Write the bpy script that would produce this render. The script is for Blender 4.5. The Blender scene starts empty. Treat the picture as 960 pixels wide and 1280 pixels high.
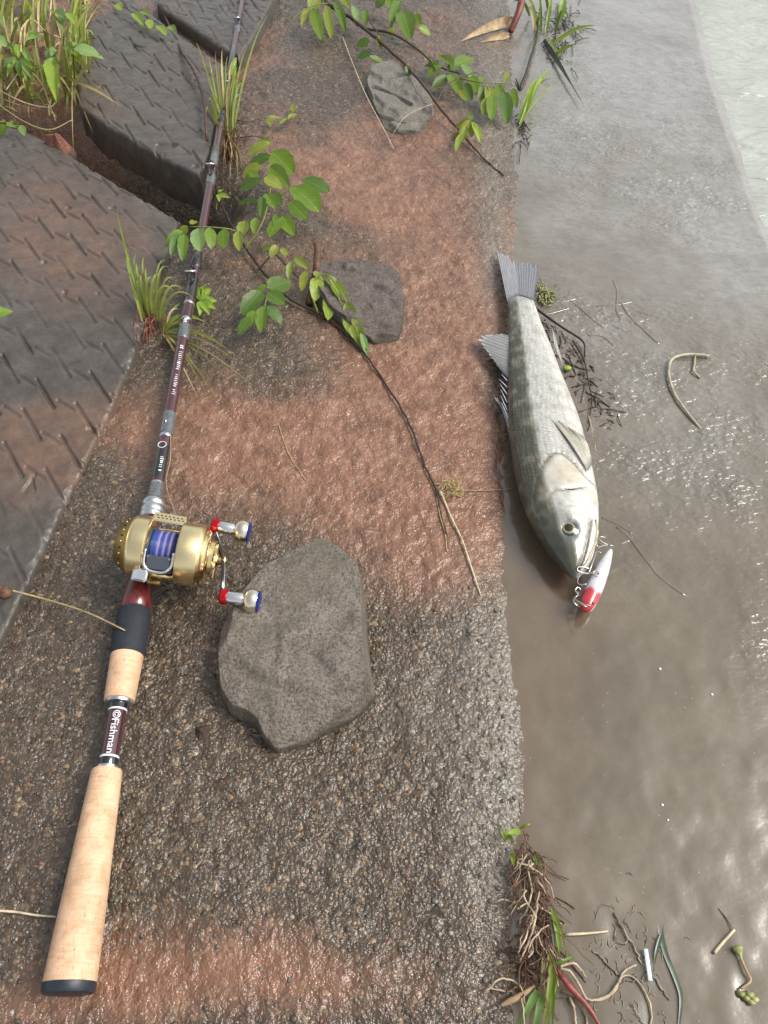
import bpy, bmesh, math, random
import numpy as np
from mathutils import Vector, Matrix
random.seed(7)
SC = bpy.context.scene
COL = SC.collection

# ------------------------------------------------------------------ camera, sky, sun, exposure
F_PX, CAM_H, PITCH = 967.0, 0.65, math.radians(53)
CS, SN = math.cos(PITCH), math.sin(PITCH)
cam = bpy.data.cameras.new('camera')
cam.sensor_fit = 'VERTICAL'; cam.sensor_height = 36; cam.sensor_width = 27
cam.lens = F_PX / 1280 * 36
cam.clip_start = 0.01; cam.clip_end = 500
camo = bpy.data.objects.new('camera', cam); COL.objects.link(camo)
camo.location = (0, 0, CAM_H); camo.rotation_euler = (math.pi / 2 - PITCH, 0, 0)
SC.camera = camo

SUN_EL, SUN_AZ = math.radians(50), math.radians(88)      # azimuth from +Y towards +X
w = bpy.data.worlds.new('World'); SC.world = w; w.use_nodes = True
nt = w.node_tree; nt.nodes.clear()
sky = nt.nodes.new('ShaderNodeTexSky'); sky.sky_type = 'NISHITA'; sky.sun_disc = False
sky.sun_elevation = SUN_EL; sky.sun_rotation = SUN_AZ
sky.air_density = 1.2; sky.dust_density = 3.0; sky.ozone_density = 1.0
hsv = nt.nodes.new('ShaderNodeHueSaturation'); hsv.inputs['Saturation'].default_value = 0.22
bg = nt.nodes.new('ShaderNodeBackground'); bg.inputs['Strength'].default_value = 0.092
wo = nt.nodes.new('ShaderNodeOutputWorld')
nt.links.new(sky.outputs[0], hsv.inputs['Color']); nt.links.new(hsv.outputs[0], bg.inputs['Color'])
nt.links.new(bg.outputs[0], wo.inputs['Surface'])
sun = bpy.data.lights.new('sun', 'SUN'); sun.energy = 1.5; sun.angle = math.radians(24); sun.color = (1, .93, .82)
suno = bpy.data.objects.new('sun', sun); COL.objects.link(suno); suno.location = (1, 1, 3)
sd = Vector((math.sin(SUN_AZ) * math.cos(SUN_EL), math.cos(SUN_AZ) * math.cos(SUN_EL), math.sin(SUN_EL)))
suno.rotation_euler = sd.to_track_quat('Z', 'Y').to_euler()
SC.view_settings.view_transform = 'Standard'; SC.view_settings.look = 'None'
SC.view_settings.exposure = 1.05; SC.view_settings.gamma = 1.0

# ------------------------------------------------------------------ survey of the place: where a point of the photo lies at height z
FWD = Vector((0, CS, -SN)); UPV = Vector((0, SN, CS))
def P(px, py, z=0.0):
    u, v = (px - 480) / F_PX, (py - 640) / F_PX
    d = FWD + Vector((u, 0, 0)) - UPV * v
    t = (z - CAM_H) / d.z
    return Vector((0, 0, CAM_H)) + d * t
def proj_np(x, y, z):
    zc = y * CS - (z - CAM_H) * SN
    zc = np.maximum(zc, .05)
    return 480 + F_PX * x / zc, 640 - F_PX * (y * SN + (z - CAM_H) * CS) / zc
def depth(p): return p.y * CS - (p.z - CAM_H) * SN
def mpp(p): return depth(p) / F_PX            # metres per photo pixel at p

# ------------------------------------------------------------------ noise
def _hash(ix, iy, seed):
    h = (ix * 374761393 + iy * 668265263 + seed * 974634777) & 0xffffffff
    h = ((h ^ (h >> 13)) * 1274126177) & 0xffffffff
    return ((h ^ (h >> 16)) & 0xffff) / 65535.0
def vnoise(x, y, seed=0):
    x = np.asarray(x, float); y = np.asarray(y, float)
    ix = np.floor(x).astype(np.int64); iy = np.floor(y).astype(np.int64)
    fx = x - ix; fy = y - iy
    fx = fx * fx * fx * (fx * (fx * 6 - 15) + 10); fy = fy * fy * fy * (fy * (fy * 6 - 15) + 10)
    a = _hash(ix, iy, seed); b = _hash(ix + 1, iy, seed); c = _hash(ix, iy + 1, seed); d = _hash(ix + 1, iy + 1, seed)
    return (a + (b - a) * fx) * (1 - fy) + (c + (d - c) * fx) * fy - .5
def fbm(x, y, seed=0, octv=3):
    s, a = 0, 1
    for k in range(octv):
        s = s + a * vnoise(x * 2 ** k * 1.03 + k * 7.3, y * 2 ** k * .97 + k * 3.1, seed + k); a *= .5
    return s
def sstep(a, b, x):
    t = np.clip((x - a) / (b - a), 0, 1); return t * t * (3 - 2 * t)
def blobs(px, py, lst):
    m = np.zeros_like(px)
    for (cx, cy, rx, ry, wt) in lst:
        m = m + wt * np.exp(-((px - cx) / rx) ** 2 - ((py - cy) / ry) ** 2)
    return m
def seg_dist(x, y, pts):
    best = np.full(np.shape(x), 1e9)
    for (ax, ay), (bx, by) in zip(pts[:-1], pts[1:]):
        dx, dy = bx - ax, by - ay; L = dx * dx + dy * dy + 1e-12
        t = np.clip(((x - ax) * dx + (y - ay) * dy) / L, 0, 1)
        best = np.minimum(best, np.hypot(x - ax - t * dx, y - ay - t * dy))
    return best

# ------------------------------------------------------------------ materials
MATS = {}
class NB:
    def __init__(s, name):
        s.m = bpy.data.materials.new(name); s.m.use_nodes = True; s.t = s.m.node_tree; s.t.nodes.clear()
        s.out = s.n('ShaderNodeOutputMaterial'); MATS[name] = s.m
    def n(s, ty, ins=None, **kw):
        o = s.t.nodes.new(ty)
        for k, v in kw.items(): setattr(o, k, v)
        for k, v in (ins or {}).items():
            if hasattr(v, 'is_output'): s.t.links.new(v, o.inputs[k])
            else: o.inputs[k].default_value = v
        return o
    def pos(s): return s.n('ShaderNodeNewGeometry').outputs['Position']
    def obj(s): return s.n('ShaderNodeTexCoord').outputs['Object']
    def noise(s, vec, scale, detail=3, rough=.55, dist=0):
        return s.n('ShaderNodeTexNoise', {'Vector': vec, 'Scale': scale, 'Detail': detail, 'Roughness': rough, 'Distortion': dist}).outputs['Fac']
    def math(s, op, a, b=0.0, c=0.0, clamp=False):
        return s.n('ShaderNodeMath', {0: a, 1: b, 2: c}, operation=op, use_clamp=clamp).outputs[0]
    def ramp(s, fac, stops):
        o = s.n('ShaderNodeValToRGB', {'Fac': fac}); e = o.color_ramp.elements
        while len(e) < len(stops): e.new(.5)
        for k, (p, c) in enumerate(stops):
            e[k].position = p; e[k].color = (*c, 1) if len(c) == 3 else c
        return o.outputs['Color']
    def mix(s, fac, a, b, mode='MIX'):
        o = s.n('ShaderNodeMix', data_type='RGBA', blend_type=mode)
        for k, v in (('Factor', fac), ('A', a), ('B', b)):
            i = [q for q in o.inputs if q.name == k and (q.type == 'RGBA' if k != 'Factor' else q.type == 'VALUE')][0]
            if hasattr(v, 'is_output'): s.t.links.new(v, i)
            else: i.default_value = v if k == 'Factor' else (*v, 1)
        return [q for q in o.outputs if q.type == 'RGBA'][0]
    def attr(s, name): return s.n('ShaderNodeAttribute', attribute_name=name)
    def bump(s, h, strength, dist, normal=None):
        ins = {'Height': h, 'Strength': strength, 'Distance': dist}
        if normal is not None: ins['Normal'] = normal
        return s.n('ShaderNodeBump', ins).outputs['Normal']
    def bsdf(s, col, rough, normal=None, **kw):
        ins = {'Base Color': col if hasattr(col, 'is_output') else (*col, 1), 'Roughness': rough}
        for k, v in kw.items(): ins[k.replace('_', ' ')] = v
        if normal is not None: ins['Normal'] = normal
        return s.n('ShaderNodeBsdfPrincipled', ins)
    def done(s, sh): s.t.links.new(sh.outputs[0], s.out.inputs['Surface']); return s.m

def simple(name, c, rough=.5, metal=0.0, var=.15, vscale=60, bump=0.0, bscale=300, bdist=.0006, coat=0.0, spec=.5, c2=None, sub=0.0):
    b = NB(name); v = b.obj()
    n1 = b.noise(v, vscale, 4)
    c2 = c2 or tuple(x * (1 - 2 * var) for x in c)
    hi = tuple(min(1, x * (1 + var)) for x in c)
    col = b.ramp(n1, [(.28, c2), (.72, hi)])
    nm = b.bump(b.noise(v, bscale, 3), bump, bdist) if bump else None
    r = b.math('MULTIPLY_ADD', b.noise(v, vscale * 2.3, 3), .3, rough - .15, True)
    return b.done(b.bsdf(col, r, nm, Metallic=metal, Coat_Weight=coat, Specular_IOR_Level=spec, Subsurface_Weight=sub))

def leafmat(name, c, c2, rough=.38, trans=.35, edge=.5):
    b = NB(name); v = b.pos()
    xyz = b.n('ShaderNodeSeparateXYZ', {'Vector': b.obj()})
    ay = b.math('ABSOLUTE', xyz.outputs[1])
    rnd = b.n('ShaderNodeObjectInfo').outputs['Random']
    base = b.mix(rnd, c, c2)
    side = b.math('SINE', b.math('MULTIPLY', b.math('SUBTRACT', xyz.outputs[0], b.math('MULTIPLY', ay, .9)), 46))
    side = b.math('GREATER_THAN', side, .86)
    rib = b.math('MAXIMUM', b.math('LESS_THAN', ay, .022), b.math('MULTIPLY', side, .5))
    col = b.mix(b.math('MULTIPLY', b.noise(v, 130, 5, .65), .75), base, tuple(x * .42 for x in c))
    col = b.mix(b.math('MULTIPLY', rib, .35), col, tuple(min(1, x * 1.5 + .04) for x in c2))
    sp = b.ramp(b.noise(v, 210, 3, .6), [(.64, (0, 0, 0)), (.72, (1, 1, 1))])
    col = b.mix(b.math('MULTIPLY', sp, edge), col, (.16, .10, .03))
    nm = b.bump(b.math('ADD', b.noise(v, 500, 3), b.math('MULTIPLY', rib, -.6)), .5, .0007)
    p = b.bsdf(col, b.math('MULTIPLY_ADD', b.noise(v, 90, 2), .3, rough - .15), nm)
    t = b.n('ShaderNodeBsdfTranslucent', {'Color': b.mix(.3, col, (.5, .62, .08)), 'Normal': nm})
    mx = b.n('ShaderNodeMixShader', {0: trans, 1: p.outputs[0], 2: t.outputs[0]})
    return b.done(mx)

def ground_material():
    b = NB('wet_concrete'); v = b.pos()
    silt = b.attr('silt').outputs['Fac']; pale = b.attr('pale').outputs['Fac']
    wv = b.n('ShaderNodeVectorMath', {0: v, 1: b.n('ShaderNodeVectorMath', {0: b.n('ShaderNodeTexNoise', {'Vector': v, 'Scale': 120, 'Detail': 2}).outputs['Color'], 'Scale': .004}, operation='SCALE').outputs[0]}, operation='ADD').outputs[0]
    vo = b.n('ShaderNodeTexVoronoi', {'Vector': wv, 'Scale': 290}, feature='F1')
    vs = b.n('ShaderNodeTexVoronoi', {'Vector': wv, 'Scale': 620}, feature='F1')
    rc = b.n('ShaderNodeSeparateColor', {'Color': vo.outputs['Color']})
    stone = b.ramp(rc.outputs[0], [(.0, (.046, .034, .022)), (.4, (.066, .049, .033)), (.75, (.088, .067, .046)), (.94, (.122, .092, .060)), (1, (.26, .19, .115))])
    tint = b.ramp(rc.outputs[1], [(0, (1.12, .92, .82)), (.5, (1, 1, 1)), (1, (.95, .98, 1.0))])
    stone = b.mix(1.0, stone, tint, 'MULTIPLY')
    stone = b.mix(b.ramp(vo.outputs['Distance'], [(.5, (0, 0, 0)), (.9, (.45, .45, .45))]), stone, (.05, .039, .029))
    fine = b.noise(v, 38, 5, .6)
    big = b.noise(v, 9, 4, .6)
    siltc = b.ramp(fine, [(.25, (.155, .067, .038)), (.5, (.295, .141, .084)), (.72, (.42, .232, .150))])
    siltc = b.mix(b.math('MULTIPLY', b.noise(v, 420, 3), .55), siltc, (.10, .05, .03))
    f = b.math('ADD', silt, b.math('MULTIPLY', b.math('SUBTRACT', b.noise(v, 55, 5, .65), .5), .9))
    f = b.math('ADD', f, b.math('MULTIPLY', b.math('SUBTRACT', big, .5), .5), 0, True)
    f = b.math('MULTIPLY', f, b.math('SUBTRACT', 1.0, b.math('MULTIPLY', rc.outputs[2], .35)))
    col = b.mix(f, stone, siltc)
    palec = b.ramp(b.noise(v, 260, 4), [(.3, (.10, .088, .07)), (.7, (.26, .235, .195))])
    pf = b.math('MULTIPLY', pale, b.math('ADD', .35, b.math('MULTIPLY', fine, 1.0)), 0, True)
    col = b.mix(pf, col, palec)
    h1 = b.math('SUBTRACT', 1.0, vo.outputs['Distance'])
    h2 = b.math('SUBTRACT', 1.0, vs.outputs['Distance'])
    amp = b.math('SUBTRACT', 1.0, b.math('MULTIPLY', silt, .55))
    h = b.math('ADD', b.math('MULTIPLY', b.math('MULTIPLY', h1, amp), .9), b.math('MULTIPLY', h2, .35))
    h = b.math('ADD', h, b.math('MULTIPLY', b.noise(v, 140, 3, .5, .5), 2.2))
    nm = b.bump(h, .85, .0016)
    cn = b.bump(h, .55, .0013)
    r = b.math('MULTIPLY_ADD', b.noise(v, 70, 4), .36, .06, True)
    return b.done(b.bsdf(col, r, nm, Specular_IOR_Level=.5, Coat_Weight=.42, Coat_IOR=1.4, Coat_Roughness=.2, Coat_Normal=cn))

def block_material():
    b = NB('cast_concrete'); v = b.pos()
    silt = b.attr('silt').outputs['Fac']; gro = b.attr('pale').outputs['Fac']
    n = b.noise(v, 45, 6, .65)
    base = b.ramp(n, [(.2, (.034, .029, .024)), (.5, (.066, .058, .050)), (.8, (.112, .101, .089))])
    sp = b.n('ShaderNodeTexVoronoi', {'Vector': v, 'Scale': 300}, feature='F1')
    base = b.mix(b.math('LESS_THAN', sp.outputs['Distance'], .09), base, (.20, .18, .15))
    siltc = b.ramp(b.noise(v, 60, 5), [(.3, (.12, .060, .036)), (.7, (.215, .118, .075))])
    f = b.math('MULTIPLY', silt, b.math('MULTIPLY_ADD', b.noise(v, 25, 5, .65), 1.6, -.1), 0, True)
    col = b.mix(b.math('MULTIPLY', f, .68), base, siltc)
    col = b.mix(b.math('MULTIPLY', gro, .42), col, (.032, .027, .02))
    h = b.math('ADD', b.noise(v, 220, 5, .65), b.math('MULTIPLY', b.noise(v, 60, 3), .8))
    nm = b.bump(h, .6, .0018)
    r = b.math('MULTIPLY_ADD', b.noise(v, 50, 4), .45, .22, True)
    return b.done(b.bsdf(col, r, nm, Coat_Weight=.4, Coat_IOR=1.35, Coat_Roughness=.22))

def mud_material():
    b = NB('wet_mud_film'); v = b.pos()
    rip = b.attr('ripple').outputs['Fac']; dirt = b.attr('silt').outputs['Fac']
    n = b.noise(v, 12, 6, .6)
    col = b.ramp(n, [(.22, (.086, .068, .042)), (.5, (.135, .109, .070)), (.78, (.186, .155, .106))])
    col = b.mix(b.math('MULTIPLY', b.noise(v, 180, 5, .7), .6), col, (.075, .058, .038))
    sp = b.n('ShaderNodeTexVoronoi', {'Vector': v, 'Scale': 95}, feature='F1')
    spk = b.math('LESS_THAN', sp.outputs['Distance'], b.math('MULTIPLY', b.noise(v, 20, 2), .10))
    col = b.mix(b.math('MULTIPLY', spk, .7), col, (.36, .31, .24))
    mpt = b.n('ShaderNodeMapping', {'Vector': v, 'Rotation': (0, 0, math.radians(28)), 'Scale': (.8, 1.5, 1)}).outputs[0]
    col = b.mix(dirt, col, (.12, .075, .048))
    col = b.mix(b.math('MULTIPLY', b.attr('sky_sheen').outputs['Fac'], b.math('MULTIPLY_ADD', b.noise(mpt, 75, 4, .6), .9, .12, True)), col, b.ramp(b.noise(v, 25, 4), [(.3, (.25, .25, .24)), (.7, (.34, .345, .34))]))  # painted sky reflection: base colour lightened in rippled streaks
    mp = b.n('ShaderNodeMapping', {'Vector': v, 'Rotation': (0, 0, math.radians(28)), 'Scale': (.9, 1.3, 1)}).outputs[0]
    w1 = b.noise(mp, 92, 2, .4, .35)
    w2 = b.noise(mp, 165, 1, .4, .2)
    sm = b.noise(v, 40, 4, .6)
    hh = b.math('MULTIPLY', b.math('ADD', w1, b.math('MULTIPLY', w2, .45)), rip)
    hh = b.math('ADD', hh, b.math('MULTIPLY', sm, .03))
    hh = b.math('ADD', hh, b.math('MULTIPLY', b.noise(v, 260, 3, .6), .018))
    nm = b.bump(hh, 1.0, .0048)
    r = b.math('MULTIPLY_ADD', b.noise(v, 30, 3), .18, .09, True)
    return b.done(b.bsdf(col, r, nm, IOR=1.45, Coat_Weight=1.0, Coat_Roughness=.14, Coat_IOR=1.6))

def water_material():
    b = NB('river_water'); v = b.pos()
    mp = b.n('ShaderNodeMapping', {'Vector': v, 'Rotation': (0, 0, math.radians(25)), 'Scale': (.8, 2.2, 1)}).outputs[0]
    h = b.math('ADD', b.noise(mp, 11, 3, .5, .6), b.math('MULTIPLY', b.noise(mp, 42, 3, .5, .3), .25))
    nm = b.bump(h, .8, .022)
    col = b.ramp(b.noise(v, 6, 3), [(.3, (.34, .365, .33)), (.7, (.40, .42, .385))])
    return b.done(b.bsdf(col, .05, nm, IOR=1.33))

def rock_material(name, a, bb, c, scale=30, spk=.25, wet=(.05, .045, .028)):
    b = NB(name); v = b.pos()
    n = b.noise(v, scale, 8, .72)
    col = b.ramp(n, [(.28, a), (.5, bb), (.72, c)])
    g = b.noise(v, 420, 4, .75)
    col = b.mix(b.ramp(g, [(.36, (1, 1, 1)), (.54, (0, 0, 0))]), col, tuple(x * .55 for x in a))
    col = b.mix(b.ramp(g, [(.56, (0, 0, 0)), (.70, (.5, .5, .5))]), col, tuple(min(1, x * 1.25) for x in c))
    st = b.ramp(b.noise(v, 17, 5, .7, .6), [(.50, (0, 0, 0)), (.62, (.55, .55, .55))])
    col = b.mix(st, col, (a[0] * .9, a[1] * .95, a[2] * .8))
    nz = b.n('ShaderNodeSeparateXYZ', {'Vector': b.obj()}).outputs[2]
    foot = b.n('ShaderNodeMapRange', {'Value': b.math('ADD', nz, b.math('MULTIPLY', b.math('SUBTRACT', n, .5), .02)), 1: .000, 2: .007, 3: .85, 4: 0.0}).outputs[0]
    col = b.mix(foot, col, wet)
    pt = b.n('ShaderNodeTexVoronoi', {'Vector': v, 'Scale': 130}, feature='F1').outputs['Distance']
    pits = b.math('MULTIPLY', b.math('LESS_THAN', pt, .16), -1.2)
    h = b.math('ADD', b.math('MULTIPLY', n, 1.4), b.math('MULTIPLY', g, .55))
    h = b.math('ADD', h, b.math('MULTIPLY', b.noise(v, 150, 4, .65), .7)); h = b.math('ADD', h, pits)
    nm = b.bump(h, .9, .0032)
    return b.done(b.bsdf(col, b.math('MULTIPLY_ADD', b.noise(v, 80, 3), .4, .3, True), nm))

def vcol_mat(name, rough=.5, metal=0.0, coat=0.0, bump=.0, bscale=300, bdist=.0006, trans=0.0):
    b = NB(name); v = b.pos()
    a = b.attr('Col').outputs['Color']
    col = b.mix(b.math('MULTIPLY', b.noise(v, 240, 4, .6), .45), a, (.02, .018, .012))
    nm = b.bump(b.noise(v, bscale, 3), bump, bdist) if bump else None
    p = b.bsdf(col, rough, nm, Metallic=metal, Coat_Weight=coat)
    if trans:
        t = b.n('ShaderNodeBsdfTranslucent', {'Color': a})
        p = b.n('ShaderNodeMixShader', {0: trans, 1: p.outputs[0], 2: t.outputs[0]})
    return b.done(p)

def fish_material():
    b = NB('fish_skin'); v = b.pos()
    a = b.attr('Col').outputs['Color']; sc = b.attr('scaly').outputs['Fac']
    uv = b.attr('skin_uv').outputs['Vector']
    sx = b.n('ShaderNodeSeparateXYZ', {'Vector': b.n('ShaderNodeVectorMath', {0: uv, 1: b.n('ShaderNodeVectorMath', {0: b.n('ShaderNodeTexNoise', {'Vector': v, 'Scale': 110, 'Detail': 3}).outputs['Color'], 'Scale': 1.7}, operation='SCALE').outputs[0]}, operation='ADD').outputs[0]})
    row = b.math('FLOOR', sx.outputs[1])
    u2 = b.math('FRACT', b.math('ADD', sx.outputs[0], b.math('MULTIPLY', b.math('MODULO', row, 2.0), .5)))
    v2 = b.math('SUBTRACT', b.math('FRACT', sx.outputs[1]), .5)
    dd = b.math('SQRT', b.math('ADD', b.math('MULTIPLY', b.math('SUBTRACT', u2, .12), b.math('SUBTRACT', u2, .12)), b.math('MULTIPLY', v2, v2)))
    n = b.noise(v, 150, 5, .65)
    col = b.mix(b.math('MULTIPLY', b.math('SUBTRACT', n, .35), 1.0, 0, True), a, b.mix(.5, a, (.13, .12, .075)))
    dk = b.math('MULTIPLY', b.math('MULTIPLY', b.math('GREATER_THAN', dd, .62), sc), b.math('MULTIPLY_ADD', b.noise(v, 45, 4, .7), 1.5, -.35), 0, True)
    col = b.mix(dk, col, b.mix(.42, a, (.06, .062, .05)))
    h = b.math('MULTIPLY', b.math('SUBTRACT', 1.0, dd), sc)
    h = b.math('ADD', h, b.math('MULTIPLY', n, .6))
    nm = b.bump(h, .7, .0013)
    r = b.math('MULTIPLY_ADD', b.noise(v, 90, 3), .25, .22, True)
    return b.done(b.bsdf(col, r, nm, Metallic=.18, Coat_Weight=.55, Coat_Roughness=.09))

def cork_material():
    b = NB('cork'); v = b.obj()
    n = b.noise(v, 70, 6, .68)
    col = b.ramp(n, [(.28, (.47, .28, .16)), (.48, (.65, .42, .265)), (.72, (.74, .525, .36))])
    mp = b.n('ShaderNodeMapping', {'Vector': v, 'Scale': (520, 190, 520)}).outputs[0]
    pit = b.noise(mp, 1.0, 4, .65)
    mp2 = b.n('ShaderNodeMapping', {'Vector': v, 'Rotation': (0, 0, math.radians(-9)), 'Scale': (60, 760, 60)}).outputs[0]
    lay = b.noise(mp2, 1.0, 3, .6)
    col = b.mix(b.ramp(lay, [(.50, (0, 0, 0)), (.66, (.35, .35, .35))]), col, (.38, .21, .10))
    pm_ = b.ramp(pit, [(.60, (0, 0, 0)), (.72, (.8, .8, .8))])
    col = b.mix(pm_, col, (.19, .095, .045))
    grime = b.noise(v, 22, 5, .65)
    col = b.mix(b.ramp(grime, [(.52, (0, 0, 0)), (.75, (.45, .45, .45))]), col, (.30, .20, .12))
    nm = b.bump(b.math('MULTIPLY', pit, -1.0), .45, .0006)
    return b.done(b.bsdf(col, .6, nm))

# ------------------------------------------------------------------ mesh building
ORIG = {}
class MB:
    def __init__(s): s.v, s.f, s.c, s.cur = [], [], [], None
    def add(s, vs, fs):
        o = len(s.v); s.v += [tuple(q) for q in vs]; s.f += [tuple(i + o for i in q) for q in fs]
        s.c += [s.cur or (1, 1, 1)] * len(vs); return o
    def tube(s, pts, rad, seg=6, cap=True):
        pts = [Vector(p) for p in pts]; n = len(pts)
        if not hasattr(rad, '__len__'): rad = [rad] * n
        T = [(pts[min(i + 1, n - 1)] - pts[max(i - 1, 0)]).normalized() for i in range(n)]
        u = T[0].orthogonal().normalized(); vs, fs = [], []
        for i in range(n):
            u = (u - T[i] * u.dot(T[i])); u = u.normalized() if u.length > 1e-9 else T[i].orthogonal().normalized()
            w_ = T[i].cross(u)
            for k in range(seg):
                a = 2 * math.pi * k / seg
                vs.append(pts[i] + (u * math.cos(a) + w_ * math.sin(a)) * rad[i])
        for i in range(n - 1):
            for k in range(seg):
                k2 = (k + 1) % seg
                fs.append((i * seg + k, i * seg + k2, (i + 1) * seg + k2, (i + 1) * seg + k))
        if cap: fs += [tuple(range(seg))[::-1], tuple(range((n - 1) * seg, n * seg))]
        s.add(vs, fs); return s
    def lathe(s, o, ax, prof, seg=24, ref=None, a0=0, a1=2 * math.pi):
        o, ax = Vector(o), Vector(ax).normalized()
        u = (Vector(ref) - ax * Vector(ref).dot(ax)).normalized() if ref is not None else ax.orthogonal().normalized()
        w_ = ax.cross(u); vs, fs = [], []
        full = abs(a1 - a0 - 2 * math.pi) < 1e-6; m = seg if full else seg + 1
        for (t, r) in prof:
            for k in range(m):
                a = a0 + (a1 - a0) * k / seg
                vs.append(o + ax * t + (u * math.cos(a) + w_ * math.sin(a)) * max(r, 1e-5))
        for i in range(len(prof) - 1):
            for k in range(seg):
                k2 = (k + 1) % m
                fs.append((i * m + k, i * m + k2, (i + 1) * m + k2, (i + 1) * m + k))
        if full: fs += [tuple(range(m))[::-1], tuple(range((len(prof) - 1) * m, len(prof) * m))]
        s.add(vs, fs); return s
    def box(s, c, ax, ay, az, hx, hy, hz, bev=.25):
        c = Vector(c); b = min(hx, hy, hz) * bev; vs, fs = [], []
        prof = [(-hz, b), (-hz + b, 0), (hz - b, 0), (hz, b)]
        for (z, i) in prof:
            x, y = hx - i, hy - i
            for (a, d) in ((x - b, y), (-x + b, y), (-x, y - b), (-x, -y + b), (-x + b, -y), (x - b, -y), (x, -y + b), (x, y - b)):
                vs.append(c + Vector(ax) * a + Vector(ay) * d + Vector(az) * z)
        for i in range(3):
            for k in range(8): k2 = (k + 1) % 8; fs.append((i * 8 + k, i * 8 + k2, i * 8 + 8 + k2, i * 8 + 8 + k))
        fs += [tuple(range(8))[::-1], tuple(range(24, 32))]
        s.add(vs, fs); return s
    def ball(s, c, r, sx=(1, 0, 0), sy=(0, 1, 0), sz=(0, 0, 1), scale=(1, 1, 1), nu=12, nv=8):
        c = Vector(c); vs, fs = [], []
        X, Y, Z = Vector(sx) * scale[0], Vector(sy) * scale[1], Vector(sz) * scale[2]
        for i in range(nv + 1):
            th = math.pi * i / nv
            for k in range(nu):
                a = 2 * math.pi * k / nu
                vs.append(c + (X * math.sin(th) * math.cos(a) + Y * math.sin(th) * math.sin(a) + Z * math.cos(th)) * r)
        for i in range(nv):
            for k in range(nu):
                k2 = (k + 1) % nu
                fs.append((i * nu + k, i * nu + nu + k, i * nu + nu + k2, i * nu + k2))
        s.add(vs, fs); return s
    def ring(s, c, ax, R, r, seg=20, sm=6, stretch=None):
        c, ax = Vector(c), Vector(ax).normalized(); u = (stretch or ax.orthogonal()).normalized(); u = (u - ax * u.dot(ax)).normalized(); w_ = ax.cross(u)
        k_ = 1.35 if stretch else 1.0; vs, fs = [], []
        for i in range(seg):
            a = 2 * math.pi * i / seg; d = u * math.cos(a) * k_ + w_ * math.sin(a); dn = d.normalized()
            for k in range(sm):
                b_ = 2 * math.pi * k / sm; vs.append(c + d * R + (dn * math.cos(b_) + ax * math.sin(b_)) * r)
        for i in range(seg):
            for k in range(sm):
                i2, k2 = (i + 1) % seg, (k + 1) % sm
                fs.append((i * sm + k, i2 * sm + k, i2 * sm + k2, i * sm + k2))
        s.add(vs, fs); return s
    def blade(s, pts, wid, up=(0, 0, 1), fold=.25, taper=1.0):
        """a grass blade: a channelled ribbon with two faces a thickness apart"""
        n = len(pts); vs, fs = [], []; up = Vector(up)
        for i, p in enumerate(pts):
            T = (Vector(pts[min(i + 1, n - 1)]) - Vector(pts[max(i - 1, 0)])).normalized()
            sd_ = T.cross(up); sd_ = sd_.normalized() if sd_.length > 1e-6 else Vector((1, 0, 0)); nn = sd_.cross(T)
            t = i / (n - 1); w_ = wid * (.5 + .5 * min(1, t * 5)) * (1 - t ** 2.2 * taper) + .00012
            vs += [Vector(p) + sd_ * w_ * .5 + nn * w_ * fold, Vector(p) - nn * .0001, Vector(p) - sd_ * w_ * .5 + nn * w_ * fold]
        for i in range(n - 1):
            a = i * 3; fs += [(a, a + 1, a + 4, a + 3), (a + 1, a + 2, a + 5, a + 4)]
        s.add(vs, fs); return s
    def build(s, name, mat, parent=None, smooth=True, org=None, attr=True):
        me = bpy.data.meshes.new(name)
        o0 = ORIG[parent] if parent is not None else Vector(org if org is not None else (0, 0, 0))
        me.from_pydata([(v[0] - o0.x, v[1] - o0.y, v[2] - o0.z) for v in s.v], [], s.f)
        if smooth: me.shade_smooth()
        me.materials.append(MATS[mat])
        if s.cur is not None:
            ca = me.color_attributes.new('Col', 'FLOAT_COLOR', 'POINT')
            ca.data.foreach_set('color', np.hstack([np.array(s.c, float), np.ones((len(s.c), 1))]).ravel())
        return link(name, me, parent, o0)
def link(name, me, parent=None, o0=Vector((0, 0, 0))):
    o = bpy.data.objects.new(name, me); COL.objects.link(o); ORIG[o] = Vector(o0)
    if parent is not None: o.parent = parent
    else: o.location = o0
    return o
def tag(o, label=None, cat=None, group=None, kind=None):
    for k, v in (('label', label), ('category', cat), ('group', group), ('kind', kind)):
        if v: o[k] = v
    return o
def empty(name, loc, label, cat, group=None):
    o = bpy.data.objects.new(name, None); COL.objects.link(o); o.empty_display_size = .02
    o.location = loc; ORIG[o] = Vector(loc); return tag(o, label, cat, group)
def sharp(o, deg=35):
    me = o.data
    me.shade_smooth()
    try: me.set_sharp_from_angle(angle=math.radians(deg))
    except Exception: pass
    return o
def bez(pts, n=8):
    """smooth curve through points (Catmull-Rom)"""
    p = [Vector(q) for q in pts]
    if len(p) == 2: return [p[0].lerp(p[1], i / n) for i in range(n + 1)]
    p = [p[0] * 2 - p[1]] + p + [p[-1] * 2 - p[-2]]; out = []
    m = max(2, n // (len(p) - 3) + 1)
    for i in range(1, len(p) - 2):
        a, b, c, d = p[i - 1:i + 3]
        for k in range(m):
            t = k / m
            out.append(.5 * ((2 * b) + (c - a) * t + (2 * a - 5 * b + 4 * c - d) * t * t + (3 * b - a - 3 * c + d) * t ** 3))
    out.append(p[-2]); return out
def pxs(lst, dz=0.0):
    """photo points (x, y[, height above the ground]) -> world points resting on the ground"""
    out = []
    for q in lst:
        h = (q[2] if len(q) > 2 else 0.0) + dz
        g = surf(P(q[0], q[1], 0)); p = P(q[0], q[1], g + h); p = P(q[0], q[1], surf(p) + h); out.append(p)
    return out
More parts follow.
